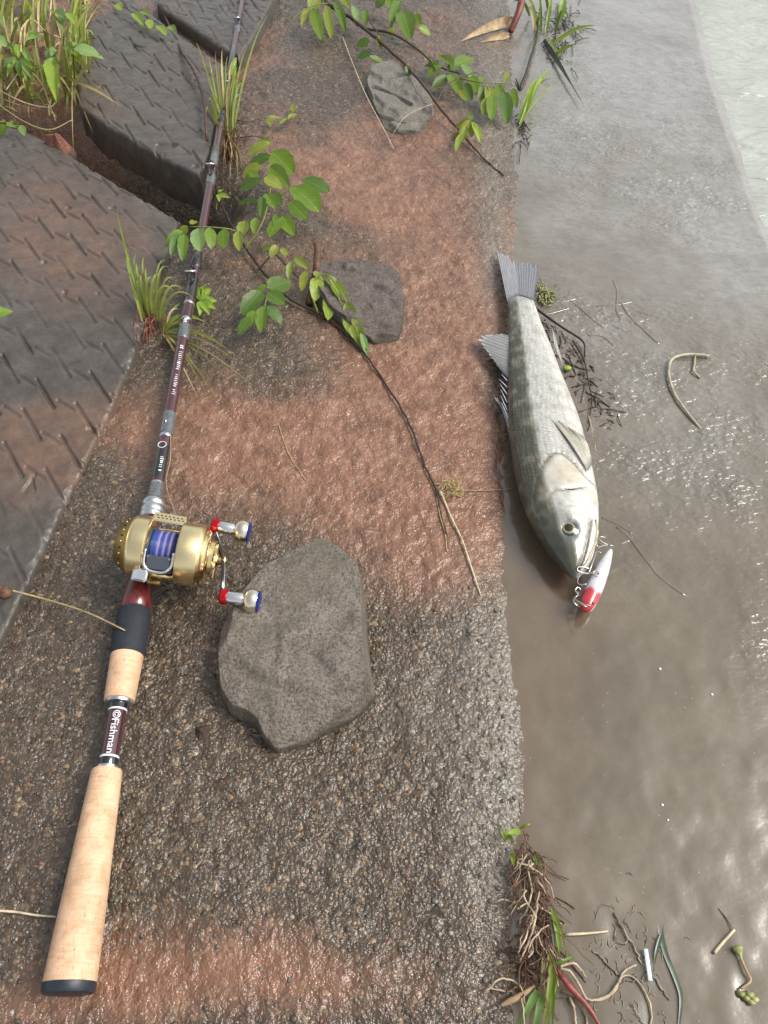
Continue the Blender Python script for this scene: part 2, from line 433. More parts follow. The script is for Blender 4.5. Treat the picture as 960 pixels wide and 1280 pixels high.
# ------------------------------------------------------------------ terrain
ground_material(); block_material(); mud_material(); water_material()
def xy(px, py, z=0): p = P(px, py, z); return (p.x, p.y)
EDGE = [xy(*q) for q in [(668, 1600), (648, 1290), (650, 1180), (653, 1090), (661, 1000), (656, 900), (646, 810), (640, 720), (638, 600), (645, 480), (646, 380), (649, 280), (648, 200), (645, 100), (640, 10), (634, -80)]]
EX = np.array([e[0] for e in EDGE]); EY = np.array([e[1] for e in EDGE])
def edge_x(y): return np.interp(y, EY, EX) + .0018 * fbm(y * 42, y * 0 + 3.3, 61, 3)
GAP = [xy(*q) for q in [(-60, 150), (30, 150), (95, 175), (160, 220), (240, 258)]]
SOIL = [xy(*q) for q in [(-200, 60), (-40, 70), (60, 60), (90, 30), (120, -60)]]
def ground_z(x, y):
    x = np.asarray(x, float); y = np.asarray(y, float)
    px, py = proj_np(x, y, 0)
    r = sstep(0, .25, x + 1.25) * sstep(0, .2, 2.3 - y)
    ee = np.exp(-((x - np.interp(y, EY, EX)) / .06) ** 2)
    z = .006 * fbm(x * 7, y * 7, 1, 3) * (1 - .9 * ee) + (1 - .6 * ee) * .0028 * fbm(x * 34, y * 30, 5, 2) + .0020 * fbm(x * 130, y * 120, 9, 2)
    z = z * r
    d = seg_dist(x, y, GAP); z = z - .095 * np.exp(-(d / .050) ** 2) * r
    z = z + .012 * fbm(x * 60, y * 60, 77, 2) * np.exp(-(d / .05) ** 2) * r
    d = seg_dist(x, y, SOIL); z = z + (.035 * np.exp(-(d / .10) ** 2) + .02 * fbm(x * 18, y * 18, 21, 3) * np.exp(-(d / .13) ** 2)) * r
    e = x - edge_x(y)
    z = z - .050 * sstep(-.012, .060, e - .0025 * fbm(x * 90, y * 90, 66, 2)) - .0025 * sstep(-.02, 0, e) - .004 * np.exp(-((e + .01) / .02) ** 2) * r
    return z
WLINE = [xy(*q) for q in [(1030, 500), (985, 372), (960, 298), (944, 262), (925, 205), (905, 150), (884, 85), (862, -10), (845, -90)]]
WX = np.array([e[0] for e in WLINE]); WY = np.array([e[1] for e in WLINE])
def shore_x(y): return np.where(y > WY[0], np.interp(y, WY, WX), WX[0] + (WY[0] - y) * 1.1)
MUD_Z = -.0070
def mud_z(x, y):
    x = np.asarray(x, float); y = np.asarray(y, float)
    z = MUD_Z + .0016 * fbm(x * 9, y * 9, 31, 2) + .0007 * fbm(x * 55, y * 50, 35, 2)
    s = x - shore_x(y)
    return z - .35 * np.clip(s, 0, .12) - .02 * np.clip(s - .12, 0, 40)
WATER_Z = -.0125

def grid_mesh(name, xs, ys, zf, mat, attrs):
    X, Y = np.meshgrid(xs, ys); Z = zf(X, Y)
    ny, nx = X.shape
    co = np.stack([X, Y, Z], -1).reshape(-1, 3)
    idx = np.arange(nx * ny).reshape(ny, nx)
    q = np.stack([idx[:-1, :-1], idx[:-1, 1:], idx[1:, 1:], idx[1:, :-1]], -1).reshape(-1, 4)
    return raw_mesh(name, co, q, mat, {k: f(X, Y).ravel() for k, f in attrs.items()})
def raw_mesh(name, co, q, mat, attrs, parent=None, org=None):
    me = bpy.data.meshes.new(name)
    o0 = ORIG[parent] if parent is not None else Vector(org if org is not None else (0, 0, 0))
    co = co - np.array(o0)
    me.vertices.add(len(co)); me.vertices.foreach_set('co', co.ravel())
    me.loops.add(q.size); me.loops.foreach_set('vertex_index', q.ravel().astype(np.int32))
    me.polygons.add(len(q)); me.polygons.foreach_set('loop_start', (np.arange(len(q)) * q.shape[1]).astype(np.int32))
    me.update(calc_edges=True); me.validate()
    me.shade_smooth(); me.materials.append(MATS[mat])
    for k, a in attrs.items():
        if a.ndim == 2 and a.shape[1] == 3 and k == 'Col':
            at = me.color_attributes.new(k, 'FLOAT_COLOR', 'POINT'); at.data.foreach_set('color', np.hstack([a, np.ones((len(a), 1))]).ravel())
        elif a.ndim == 2:
            at = me.attributes.new(k, 'FLOAT_VECTOR', 'POINT'); at.data.foreach_set('vector', a.ravel())
        else:
            at = me.attributes.new(k, 'FLOAT', 'POINT'); at.data.foreach_set('value', a.astype(np.float32).ravel())
    return link(name, me, parent, o0)

SILT = [(420, 195, 110, 62, .85), (520, 250, 110, 80, .75), (590, 330, 50, 90, .5), (480, 400, 110, 70, .55), (560, 460, 70, 90, .7),
        (430, 530, 150, 70, .85), (330, 560, 90, 70, .6), (470, 640, 130, 70, .9), (560, 600, 80, 90, .55), (540, 720, 70, 50, .55),
        (180, 520, 60, 45, .7), (260, 560, 80, 60, .35), (300, 75, 70, 35, .7), (520, 40, 110, 40, .45), (180, 225, 80, 30, -.9), (250, 90, 60, 30, .6), (620, 520, 20, 140, .5),
        (230, 1240, 190, 55, .75), (430, 1235, 170, 50, .55), (100, 1270, 120, 40, .6), (330, 1180, 120, 40, .3), (300, 330, 60, 30, .35),
        (400, 265, 55, 20, -.35), (280, 430, 60, 50, -.2), (355, 90, 70, 22, -.3), (470, 330, 120, 60, .35), (500, 560, 130, 120, .3), (420, 215, 120, 50, .2), (250, 930, 14, 14, .2), (60, 100, 150, 120, .9)]
PALE = [(615, 120, 26, 220, .75), (600, 790, 42, 90, .45), (610, 940, 45, 120, .6), (520, 880, 60, 60, .3), (636, 880, 14, 240, .8), (620, 330, 20, 60, .4), (600, 1080, 40, 90, .45)]
def gsilt(x, y):
    px, py = proj_np(x, y, 0); px = px + 70 * fbm(x * 9, y * 9, 101, 3); py = py + 60 * fbm(x * 9, y * 9, 111, 3); return np.clip(blobs(px, py, SILT) - .10, -.1, 1)
def gpale(x, y): px, py = proj_np(x, y, 0); return np.clip(blobs(px, py, PALE), 0, 1)
far = lambda s: np.array([s * q for q in (1.35, 1.8, 3, 6, 14, 40, 90)])
gx = np.r_[far(-1)[::-1], np.arange(-1.12, -.62, .005), np.arange(-.62, .36, .0021), np.array([.4, .5, .8, 1.35, 3, 10, 40, 90])]
yv = [-.02]
while yv[-1] < 2.02: yv.append(yv[-1] + .0018 + .0010 * max(0, yv[-1]))
gy = np.r_[np.array([-90, -30, -8, -2, -.6, -.2, -.08]), np.array(yv), np.array([2.1, 2.25, 2.5, 3.2, 5, 12, 40, 90])]
ground = tag(grid_mesh('ground', gx, gy, ground_z, 'wet_concrete', {'silt': gsilt, 'pale': gpale}), 'rough wet concrete bank stained with red silt', kind='structure')
RIP = [(870, 440, 150, 90, .9), (800, 550, 140, 80, .9), (890, 620, 90, 80, .6), (945, 800, 30, 70, .5), (760, 160, 150, 80, .6), (860, 250, 110, 90, 1), (700, 60, 80, 80, .6), (720, 400, 60, 60, 1), (880, 60, 60, 80, .4), (680, 300, 60, 100, .35), (800, 330, 130, 40, -.75), (780, 690, 60, 40, .4)]
DIRT = [(690, 780, 60, 60, .35), (690, 860, 60, 70, .3), (650, 900, 16, 120, .45), (690, 720, 40, 40, .55), (720, 470, 40, 90, .45), (665, 1130, 50, 140, .5), (640, 600, 40, 80, .6)]
SKY_SHEEN = [(770, 30, 150, 140, 1), (880, 170, 120, 130, .85), (690, 190, 70, 90, .5), (800, 290, 160, 70, .45), (950, 330, 60, 80, .5), (800, 420, 210, 130, .42), (860, 560, 170, 110, .30)]  # pale blobs that paint the sky's reflection into the mud film's colour
def msheen(x, y): px, py = proj_np(x, y, 0); return np.clip(blobs(px, py, SKY_SHEEN) * (.85 + .6 * fbm(x * 12, y * 12, 131, 3)), 0, 1)
def mrip(x, y): px, py = proj_np(x, y, 0); return np.clip(blobs(px, py, RIP) * (.75 + .9 * fbm(x * 20, y * 20, 141, 3)) + .05, .03, 1)
def mdirt(x, y): px, py = proj_np(x, y, 0); return np.clip(blobs(px, py, DIRT), 0, 1)
mx_ = np.r_[np.array([.02]), np.arange(.06, 1.02, .0034), np.array([1.1, 1.3, 2, 5, 15, 40, 89])]
my_ = np.r_[np.array([-89, -30, -8, -2, -.6, -.2, -.08]), np.array(yv)[::2], np.array([2.1, 2.25, 2.5, 3.2, 5, 12, 40, 89])]
tag(grid_mesh('mud', mx_, my_, mud_z, 'wet_mud_film', {'ripple': mrip, 'silt': mdirt, 'sky_sheen': msheen}), 'smooth brown mud under a thin film of water', kind='structure')
def wz(x, y):
    k = sstep(0, .06, x - shore_x(y)) * sstep(0, .3, 3 - y)
    return WATER_Z + k * (.009 * fbm(x * 5 + y * 2, y * 13 - x * 3, 41, 2) + .0015 * fbm(x * 16 + 5 * y, y * 38, 44, 2))
tag(grid_mesh('water', np.r_[np.arange(.3, 1.6, .012), np.array([1.8, 2.4, 4, 9, 20, 45, 91])], np.r_[np.array([-91, -30, -8, -2, -.5]), np.arange(.0, 2.2, .008), np.array([2.3, 2.6, 3.2, 5, 12, 40, 91])], wz, 'river_water', {}), 'pale grey green river water with low ripples', kind='structure')

# ------------------------------------------------------------------ cast concrete blocks with pressed dash pattern
BLOCKS = []
def polyline_at(pts, n):
    p = np.array([(q.x, q.y) for q in pts]); s = np.r_[0, np.cumsum(np.hypot(*np.diff(p, axis=0).T))]
    t = np.linspace(0, s[-1], n); return np.stack([np.interp(t, s, p[:, 0]), np.interp(t, s, p[:, 1])], -1)
def block(name, label, zt, front, right, back, left, lat, res=.0019, wall=.12, silt=(), rnd=.006, seed=0):
    """front: left->right, back: left->right, left: front->back, right: front->back; photo points at height zt"""
    C = [[P(q[0], q[1], zt) for q in e] for e in (front, right, back, left)]
    ln = lambda e: sum((e[i + 1] - e[i]).length for i in range(len(e) - 1))
    nu = int(max(ln(C[0]), ln(C[2])) / res) + 2; nv = int(max(ln(C[1]), ln(C[3])) / res) + 2
    B, T, L, R = polyline_at(C[0], nu), polyline_at(C[2], nu), polyline_at(C[3], nv), polyline_at(C[1], nv)
    u = np.linspace(0, 1, nu)[None, :, None]; v = np.linspace(0, 1, nv)[:, None, None]
    S = (1 - v) * B[None] + v * T[None] + (1 - u) * L[:, None] + u * R[:, None] - ((1 - u) * (1 - v) * B[0] + u * (1 - v) * B[-1] + (1 - u) * v * T[0] + u * v * T[-1])
    X, Y = S[..., 0], S[..., 1]
    o = P(*lat[0], zt); A = P(*lat[1], zt) - o; Bv = P(*lat[2], zt) - o; D = P(*lat[3], zt) - o
    M = np.linalg.inv(np.array([[A.x, Bv.x], [A.y, Bv.y]]))
    dxy = np.stack([X - o.x, Y - o.y], 0).reshape(2, -1); ab = M @ dxy
    G = np.zeros(X.size); H = np.zeros(X.size)
    Dn = np.array([D.x, D.y]); DL = np.hypot(*Dn); Dn = Dn / DL; A2 = np.array([[A.x, Bv.x], [A.y, Bv.y]])
    An = np.array([A.x, A.y]); AL = np.hypot(*An); An = An / AL
    c0 = np.floor(ab)
    for i in (-1, 0, 1):
        for j in (-1, 0, 1):
            cell = c0 + np.array([[i], [j]]); rel = dxy - A2 @ cell
            jit = (_hash(cell[0].astype(np.int64), cell[1].astype(np.int64), 77 + seed) - .5) * .0025
            t = np.clip(rel[0] * Dn[0] + rel[1] * Dn[1], 0, DL)
            dd = np.hypot(rel[0] - t * Dn[0] + jit, rel[1] - t * Dn[1] + jit)
            G = np.maximum(G, 1 - sstep(.0007, .0034, dd + .0009 * fbm(X.ravel() * 130, Y.ravel() * 130, 7, 2)))
            r2 = rel - (Dn * DL * .5)[:, None] - (np.array([A.x, A.y]) * .30)[:, None]
            t = np.clip(r2[0] * An[0] + r2[1] * An[1], 0, AL * .42); dd = np.hypot(r2[0] - t * An[0], r2[1] - t * An[1])
            H = np.maximum(H, 1 - sstep(.001, .0035, dd))
    G = G.reshape(X.shape); H = H.reshape(X.shape)
    wear = np.clip(.80 + 1.1 * fbm(X * 17, Y * 17, 88 + seed, 3), .22, 1.15)
    un, vn = u[..., 0], v[..., 0]
    Lu = np.hypot(*(R - L).T)[:, None]; Lv = np.hypot(*(T - B).T)[None, :]
    ed = np.minimum(np.minimum(un, 1 - un) * Lu, np.minimum(vn, 1 - vn) * Lv)
    drop = rnd * (1 - np.sqrt(np.clip(1 - (1 - np.clip(ed / rnd, 0, 1)) ** 2, 0, 1))) * .8
    chip = np.clip(fbm(X * 60, Y * 60, 15 + seed, 3) + .05, 0, 1) * np.exp(-(ed / .010) ** 2) * .005
    Z = zt + .0012 * fbm(X * 10, Y * 10, 3 + seed, 3) + .0009 * fbm(X * 70, Y * 70, 8 + seed, 3) - .0027 * G * wear - .0017 * H * wear - drop - chip
    hole = np.maximum(0, vnoise(X * 45, Y * 45, 93 + seed) - .44) * 40; Z = Z - .003 * np.clip(hole, 0, 1)
    co = np.stack([X, Y, Z], -1).reshape(-1, 3); idx = np.arange(nu * nv).reshape(nv, nu)
    q = [np.stack([idx[:-1, :-1], idx[:-1, 1:], idx[1:, 1:], idx[1:, :-1]], -1).reshape(-1, 4)]
    loop = np.r_[idx[0, :], idx[1:, -1], idx[-1, -2::-1], idx[-2:0:-1, 0]]
    cen = co[loop].mean(0); rows = [loop]; extra = [co]; base = len(co)
    for k in range(1, 9):
        ring = co[loop].copy(); dvec = ring[:, :2] - cen[:2]; dn = dvec / np.maximum(np.linalg.norm(dvec, axis=1, keepdims=True), 1e-6)
        a = np.arange(len(loop)) * res
        ring[:, 2] = ring[:, 2] - wall * k / 8
        ring[:, :2] += dn * (.0035 * fbm(a * 40, ring[:, 2] * 40, 5 + seed, 3)[:, None] + .002)
        extra.append(ring); rows.append(np.arange(len(loop)) + base); base += len(loop)
    for a, b in zip(rows[:-1], rows[1:]):
        q.append(np.stack([np.roll(a, -1), a, b, np.roll(b, -1)], -1))
    co = np.vstack(extra); q = np.vstack(q)
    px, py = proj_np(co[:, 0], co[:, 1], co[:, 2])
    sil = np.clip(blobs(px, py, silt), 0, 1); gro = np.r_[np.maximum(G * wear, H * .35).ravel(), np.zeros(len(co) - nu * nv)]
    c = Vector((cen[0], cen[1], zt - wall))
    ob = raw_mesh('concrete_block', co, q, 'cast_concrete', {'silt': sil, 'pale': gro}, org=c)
    tag(ob, label, 'concrete block', 'patterned concrete blocks of the bank revetment')
    poly = [(p[0], p[1]) for p in np.vstack([B, R[1:], T[-2::-1], L[-2::-1]])[::6]]
    BLOCKS.append((np.array(poly), zt)); return ob
ZN, Z2, Z3 = .009, .022, .026
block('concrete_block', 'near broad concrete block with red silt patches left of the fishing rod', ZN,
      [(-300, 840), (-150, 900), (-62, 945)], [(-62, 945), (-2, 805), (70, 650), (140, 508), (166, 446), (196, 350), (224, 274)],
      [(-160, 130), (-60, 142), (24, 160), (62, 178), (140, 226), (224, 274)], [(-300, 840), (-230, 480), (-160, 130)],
      [(55, 348), (98, 372), (38, 378), (75, 377)], silt=[(70, 300, 90, 70, 1.2), (60, 240, 50, 40, .25), (120, 370, 60, 40, .3), (50, 545, 90, 60, 1.2), (110, 560, 60, 60, 1.1), (20, 620, 30, 30, .3), (150, 480, 22, 60, .5), (170, 300, 30, 40, .35), (70, 460, 130, 40, -.8), (-60, 420, 80, 100, -.5)], seed=0)  # the negative silt blobs paint a soft shadow band into the block's colour
block('concrete_block', 'middle grey concrete block standing proud behind the gap, rod crossing its right side', Z2,
      [(98, 131), (140, 160), (200, 195), (249, 219)], [(249, 219), (262, 190), (272, 140), (288, 86)],
      [(138, -24), (170, 2), (206, 30), (250, 60), (288, 86)], [(98, 131), (96, 100), (109, 30), (138, -24)],
      [(160, 47), (192, 68), (151, 66), (173, 66)], res=.0022, silt=[(120, 110, 30, 30, .3), (250, 90, 50, 40, .3), (150, 140, 60, 20, .25)], seed=11)
block('concrete_block', 'far grey concrete block at the top edge beyond the rusty soil strip', Z3,
      [(196, 4), (240, 34), (298, 72)], [(298, 72), (318, 42), (350, -20)],
      [(235, -70), (290, -50), (350, -20)], [(196, 4), (214, -30), (235, -70)],
      [(245, 0), (275, 6), (237, 13), (254, 15)], res=.0026, silt=[(215, 20, 20, 20, .4), (280, 70, 30, 14, .5)], seed=23)
def in_poly(x, y, poly):
    c = False; n = len(poly); j = n - 1
    for i in range(n):
        if (poly[i][1] > y) != (poly[j][1] > y) and x < (poly[j][0] - poly[i][0]) * (y - poly[i][1]) / (poly[j][1] - poly[i][1]) + poly[i][0]: c = not c
        j = i
    return c
def surf(p):
    x, y = p[0], p[1]
    z = max(float(ground_z(x, y)), float(mud_z(x, y)))
    if x > float(shore_x(y)): z = max(z, WATER_Z)
    for poly, zt in BLOCKS:
        if zt > z and in_poly(x, y, poly): z = zt
    return z

# ------------------------------------------------------------------ stones bedded in or lying on the bank
rock_material('rock_grey', (.115, .097, .078), (.20, .173, .143), (.285, .25, .21), 42, .35)
rock_material('rock_slate', (.14, .13, .11), (.21, .195, .168), (.29, .272, .24), 45, .2)
rock_material('rock_purple', (.075, .060, .052), (.135, .110, .096), (.20, .168, .148), 60)
rock_material('red_grit', (.085, .03, .026), (.135, .052, .044), (.19, .085, .07), 60)
rock_material('brick_red', (.19, .07, .045), (.27, .105, .065), (.36, .16, .10), 60)
rock_material('pebble_warm', (.20, .155, .09), (.30, .24, .15), (.42, .35, .24), 200)
def rock(name, label, cat, mat, outline, top, planes=(), slope=2.5, nr=26, na=110, rough=.0022, seed=0, base=None, ridges=(), terr=0):
    y0_, y1_ = min(q[1] for q in outline), max(q[1] for q in outline)
    def Q(q): return P(q[0], q[1], top * (.85 - .75 * (q[1] - y0_) / (y1_ - y0_)))
    pts = [Q(q) for q in outline]; cx = sum(p.x for p in pts) / len(pts); cy = sum(p.y for p in pts) / len(pts)
    pts = pts + pts[:1]; sm = [pts[i].lerp(pts[i + 1], t_) for i in range(len(pts) - 1) for t_ in (.12, .5, .88)]; sm = [Vector((p.x, p.y, 0)) for p in sm + sm[:1]]; sm = polyline_at(sm, na + 1)[:-1]
    rr = np.r_[np.linspace(0, .8, nr // 2), np.linspace(.82, 1, nr // 2)]
    X = cx + (sm[None, :, 0] - cx) * rr[:, None]; Y = cy + (sm[None, :, 1] - cy) * rr[:, None]
    R = np.hypot(sm[:, 0] - cx, sm[:, 1] - cy)[None, :]
    Z = np.minimum(top + 0 * X, (1 - rr[:, None]) * R * slope - .004)
    for (a, b, za, c, zc_) in planes:       # plane through the line a-b at height za, reaching zc_ at c
        A3, B3, C3 = Q(a), Q(b), Q(c); A3.z = B3.z = za; C3.z = zc_
        n = (B3 - A3).cross(C3 - A3); n = n if n.z > 0 else -n
        Z = np.minimum(Z, A3.z - (n.x * (X - A3.x) + n.y * (Y - A3.y)) / n.z)
    for (line, dep, wid) in ridges:
        d = seg_dist(X, Y, [(Q(q).x, Q(q).y) for q in line]); Z = Z - dep * np.exp(-(d / wid) ** 2)
    Z = Z + rough * fbm(X * 45, Y * 45, seed, 4) + rough * .8 * fbm(X * 15, Y * 15, seed + 9, 2)
    if terr:
        zz = Z / terr + .9 * fbm(X * 28 + Y * 9, Y * 20, seed + 3, 3); fr = zz - np.floor(zz); Z = terr * (np.floor(zz) + sstep(.62, 1, fr)) * .8 + Z * .2
    Z[-1] = np.minimum(Z[-1], -.002)
    base = float(ground_z(cx, cy)) if base is None else base
    Z = Z + base
    low = np.stack([sm[:, 0] + (cx - sm[:, 0]) * .04, sm[:, 1] + (cy - sm[:, 1]) * .04, np.full(na, base - .012)], -1)
    co = np.vstack([np.stack([X, Y, Z], -1).reshape(-1, 3), low]); idx = np.arange(nr // 2 * 2 * na).reshape(-1, na)
    idx = np.vstack([idx, np.arange(na) + len(co) - na])
    a, b = idx[:-1], idx[1:]; q = np.stack([a, b, np.roll(b, -1, 1), np.roll(a, -1, 1)], -1).reshape(-1, 4)[na * 0:]
    ob = raw_mesh(name, co, q, mat, {}, org=(cx, cy, base)); return tag(ob, label, cat)
rock('rock', 'big flat angular grey rock lying below the reel handle', 'rock', 'rock_grey',
     [(400, 668), (430, 684), (452, 706), (458, 735), (460, 785), (466, 840), (471, 868), (448, 892), (410, 915), (378, 932), (347, 944), (330, 930), (322, 912), (308, 902), (288, 893), (273, 868), (268, 830), (272, 788), (292, 752), (322, 712), (350, 690), (378, 680)], .036,
     planes=[((330, 862), (395, 878), .036, (345, 944), .012), ((390, 884), (471, 862), .036, (430, 905), .016), ((272, 800), (330, 862), .035, (290, 893), .018), ((300, 745), (360, 682), .034, (300, 715), .014), ((468, 800), (455, 700), .036, (480, 740), .016), ((306, 742), (280, 842), .036, (262, 790), .010), ((400, 690), (300, 790), .036, (300, 690), .026)],
     slope=6, na=200, nr=56, rough=.0028, seed=4, ridges=[([(330, 864), (362, 878), (398, 884), (430, 880), (470, 870)], .0022, .004), ([(392, 832), (402, 846), (410, 850)], .0035, .0045), ([(410, 716), (440, 742), (452, 770)], .0012, .003), ([(330, 760), (350, 800), (345, 840)], .0014, .004), ([(300, 842), (322, 862)], .003, .006), ([(345, 706), (352, 690)], .003, .004)])
rock('embedded_stone', 'grey faceted stone bedded in the bank under the top creeper', 'stone', 'rock_slate',
     [(462, 80), (490, 74), (520, 92), (543, 118), (544, 145), (525, 166), (497, 168), (480, 160), (465, 130), (455, 100)], .019,
     planes=[((466, 110), (510, 132), .015, (480, 160), .006), ((470, 88), (500, 112), .019, (462, 112), .012), ((505, 150), (545, 128), .015, (530, 168), .002), ((505, 76), (545, 112), .018, (540, 84), .008), ((512, 100), (512, 132), .019, (545, 118), .012)],
     slope=2.6, seed=14, terr=.0062, nr=60, na=180, rough=.0012, ridges=[([(466, 109), (495, 121), (511, 133)], .006, .006), ([(470, 143), (505, 155)], .005, .006), ([(500, 152), (540, 132)], .003, .005)])
rock('embedded_stone', 'dark purplish slab of stone bedded beside the drooping yellow leaves', 'stone', 'rock_purple',
     [(400, 318), (440, 318), (480, 320), (502, 335), (508, 370), (505, 400), (499, 424), (470, 430), (440, 415), (410, 395), (392, 370), (388, 340)], .021,
     planes=[((395, 345), (440, 335), .016, (400, 300), .004), ((430, 408), (502, 404), .014, (470, 428), .003), ((410, 330), (500, 350), .015, (450, 300), .006), ((455, 330), (440, 420), .016, (505, 380), .010)],
     slope=3.2, seed=24, rough=.002, terr=.0058, nr=60, na=180, ridges=[([(405, 340), (450, 345), (470, 360)], .004, .008)])
rock('red_stone', 'small squarish dull red stone set in the dark bank left of the grey rock', 'stone', 'red_grit', [(240, 902), (262, 898), (266, 926), (248, 932), (238, 922)], .009, slope=1, seed=33, na=40, nr=14)
rock('clay_clod', 'orange clay clod in the gap between the near and middle blocks', 'clay clod', 'brick_red', [(44, 168), (66, 160), (88, 168), (92, 184), (78, 194), (56, 184)], .030, slope=1.8, base=-.002, seed=43, na=50, nr=16, rough=.006)

# pebbles of the exposed aggregate: the largest as parts, the rest joined
ico_v, ico_f = [], []
def _ico():
    t = (1 + 5 ** .5) / 2
    v = [Vector(q).normalized() for q in [(-1, t, 0), (1, t, 0), (-1, -t, 0), (1, -t, 0), (0, -1, t), (0, 1, t), (0, -1, -t), (0, 1, -t), (t, 0, -1), (t, 0, 1), (-t, 0, -1), (-t, 0, 1)]]
    f = [(0, 11, 5), (0, 5, 1), (0, 1, 7), (0, 7, 10), (0, 10, 11), (1, 5, 9), (5, 11, 4), (11, 10, 2), (10, 7, 6), (7, 1, 8), (3, 9, 4), (3, 4, 2), (3, 2, 6), (3, 6, 8), (3, 8, 9), (4, 9, 5), (2, 4, 11), (6, 2, 10), (8, 6, 7), (9, 8, 1)]
    return np.array(v), np.array(f)
ICO, ICOF = _ico()
vcol_mat('aggregate', .38, bump=.3, bscale=900, bdist=.0004)
rng = np.random.default_rng(11)
PCOL = np.array([(.075, .066, .058), (.10, .09, .078), (.13, .115, .095), (.19, .16, .12), (.30, .26, .19), (.20, .11, .075), (.055, .05, .048), (.36, .34, .30)])
def scatter(n, region, zf, smin, smax, probs, name, parent, sink=.35, dens=None):
    px = rng.uniform(region[0], region[2], n * 2); py = rng.uniform(region[1], region[3], n * 2)
    pts = [P(a, b, 0) for a, b in zip(px, py)]
    x = np.array([p.x for p in pts]); y = np.array([p.y for p in pts])
    keep = dens(x, y, px, py) > rng.uniform(0, 1, n * 2) if dens else np.ones(n * 2, bool)
    x, y = x[keep][:n], y[keep][:n]; n = len(x); z = zf(x, y)
    r = smin + (smax - smin) * rng.uniform(0, 1, n) ** 3.0
    sc = rng.uniform(.65, 1.25, (n, 1, 3)); sc[..., 2] *= .55
    ang = rng.uniform(0, 6.28, n); jit = rng.uniform(.8, 1.2, (n, 12, 1))
    v = ICO[None] * jit * sc * r[:, None, None]
    ca, sa = np.cos(ang)[:, None], np.sin(ang)[:, None]
    vx = v[..., 0] * ca - v[..., 1] * sa; vy = v[..., 0] * sa + v[..., 1] * ca
    co = np.stack([vx + x[:, None], vy + y[:, None], v[..., 2] + (z + r * (.5 - sink))[:, None]], -1).reshape(-1, 3)
    f = (ICOF[None] + (np.arange(n) * 12)[:, None, None]).reshape(-1, 3)
    c = PCOL[rng.choice(len(PCOL), n, p=probs)] * rng.uniform(.8, 1.2, (n, 1)); c = np.repeat(c, 12, 0)
    o = raw_mesh(name, co, f, 'aggregate', {'Col': c}, parent); o['kind'] = 'stuff'; return o
def gdens(x, y, px, py):
    d = np.where(x < edge_x(y) - .006, 1.0, 0) * np.clip(1 - 1.6 * gsilt(x, y), 0, 1) * (.35 + .65 * sstep(560, 860, py))
    for poly, zt in BLOCKS[:1]: d = d * np.array([0 if in_poly(a, b, poly) else 1 for a, b in zip(x, y)])
    return d
scatter(4200, (-10, 300, 665, 1290), ground_z, .0007, .0024, [.14, .22, .26, .17, .06, .13, .0, .02], 'aggregate', ground, .42, gdens)
pm = {}
for k, mt in enumerate(('pebble_warm', 'rock_slate', 'rock_purple', 'rock_grey')):
    for j in range(3):
        me = bpy.data.meshes.new('pebble'); vv = ICO * rng.uniform(.75, 1.25, (12, 1)) * np.array([1.2, .9, .65])
        me.from_pydata(vv.tolist(), [], ICOF.tolist()); me.materials.append(MATS[mt])
        bmod = me; me.shade_smooth(); pm[k, j] = me
PEB = [(500, 880, 9, 0), (598, 862, 7, 0), (463, 926, 8, 0), (420, 962, 6, 0), (392, 1020, 8, 0), (392, 1012, 5, 0), (372, 1093, 6, 0), (572, 1049, 6, 0), (504, 1090, 7, 2), (551, 1105, 7, 0), (327, 1212, 5, 1), (362, 1225, 7, 1), (330, 1224, 5, 0), (452, 1081, 5, 1), (478, 910, 8, 3), (452, 908, 9, 3), (505, 850, 6, 1), (530, 866, 6, 0), (546, 895, 5, 3), (610, 930, 5, 0), (575, 905, 5, 1), (260, 968, 6, 0), (355, 960, 5, 0), (545, 815, 6, 1), (496, 800, 6, 1), (520, 790, 5, 3), (620, 850, 6, 1), (560, 770, 5, 1), (428, 952, 4, 1), (480, 978, 5, 0), (300, 1002, 5, 2), (350, 1040, 6, 2), (590, 990, 5, 1), (610, 1040, 5, 0), (440, 1000, 6, 3), (556, 960, 6, 2), (402, 905, 5, 1), (520, 930, 6, 3), (600, 800, 7, 3), (500, 1180, 5, 1), (560, 1190, 5, 1), (445, 1250, 5, 1), (200, 1000, 6, 2), (235, 1075, 5, 0), (250, 1140, 5, 3), (222, 905, 5, 2), (225, 955, 5, 0), (70, 905, 6, 3), (72, 1062, 6, 0), (185, 880, 5, 2), (55, 860, 6, 2), (300, 1085, 5, 1), (340, 985, 5, 2), (480, 1040, 5, 1), (530, 1010, 5, 0), (620, 760, 6, 3), (588, 735, 6, 3)]
for (a, b, s, k) in PEB:
    p = P(a, b, 0); z = float(ground_z(p.x, p.y))
    o = link('pebble', pm[k, random.randrange(3)], ground); r = s * .5 * mpp(p)
    o.location = (p.x, p.y, z + r * .15); o.scale = (r, r, r); o.rotation_euler = (random.uniform(-.3, .3), random.uniform(-.3, .3), random.uniform(0, 6))
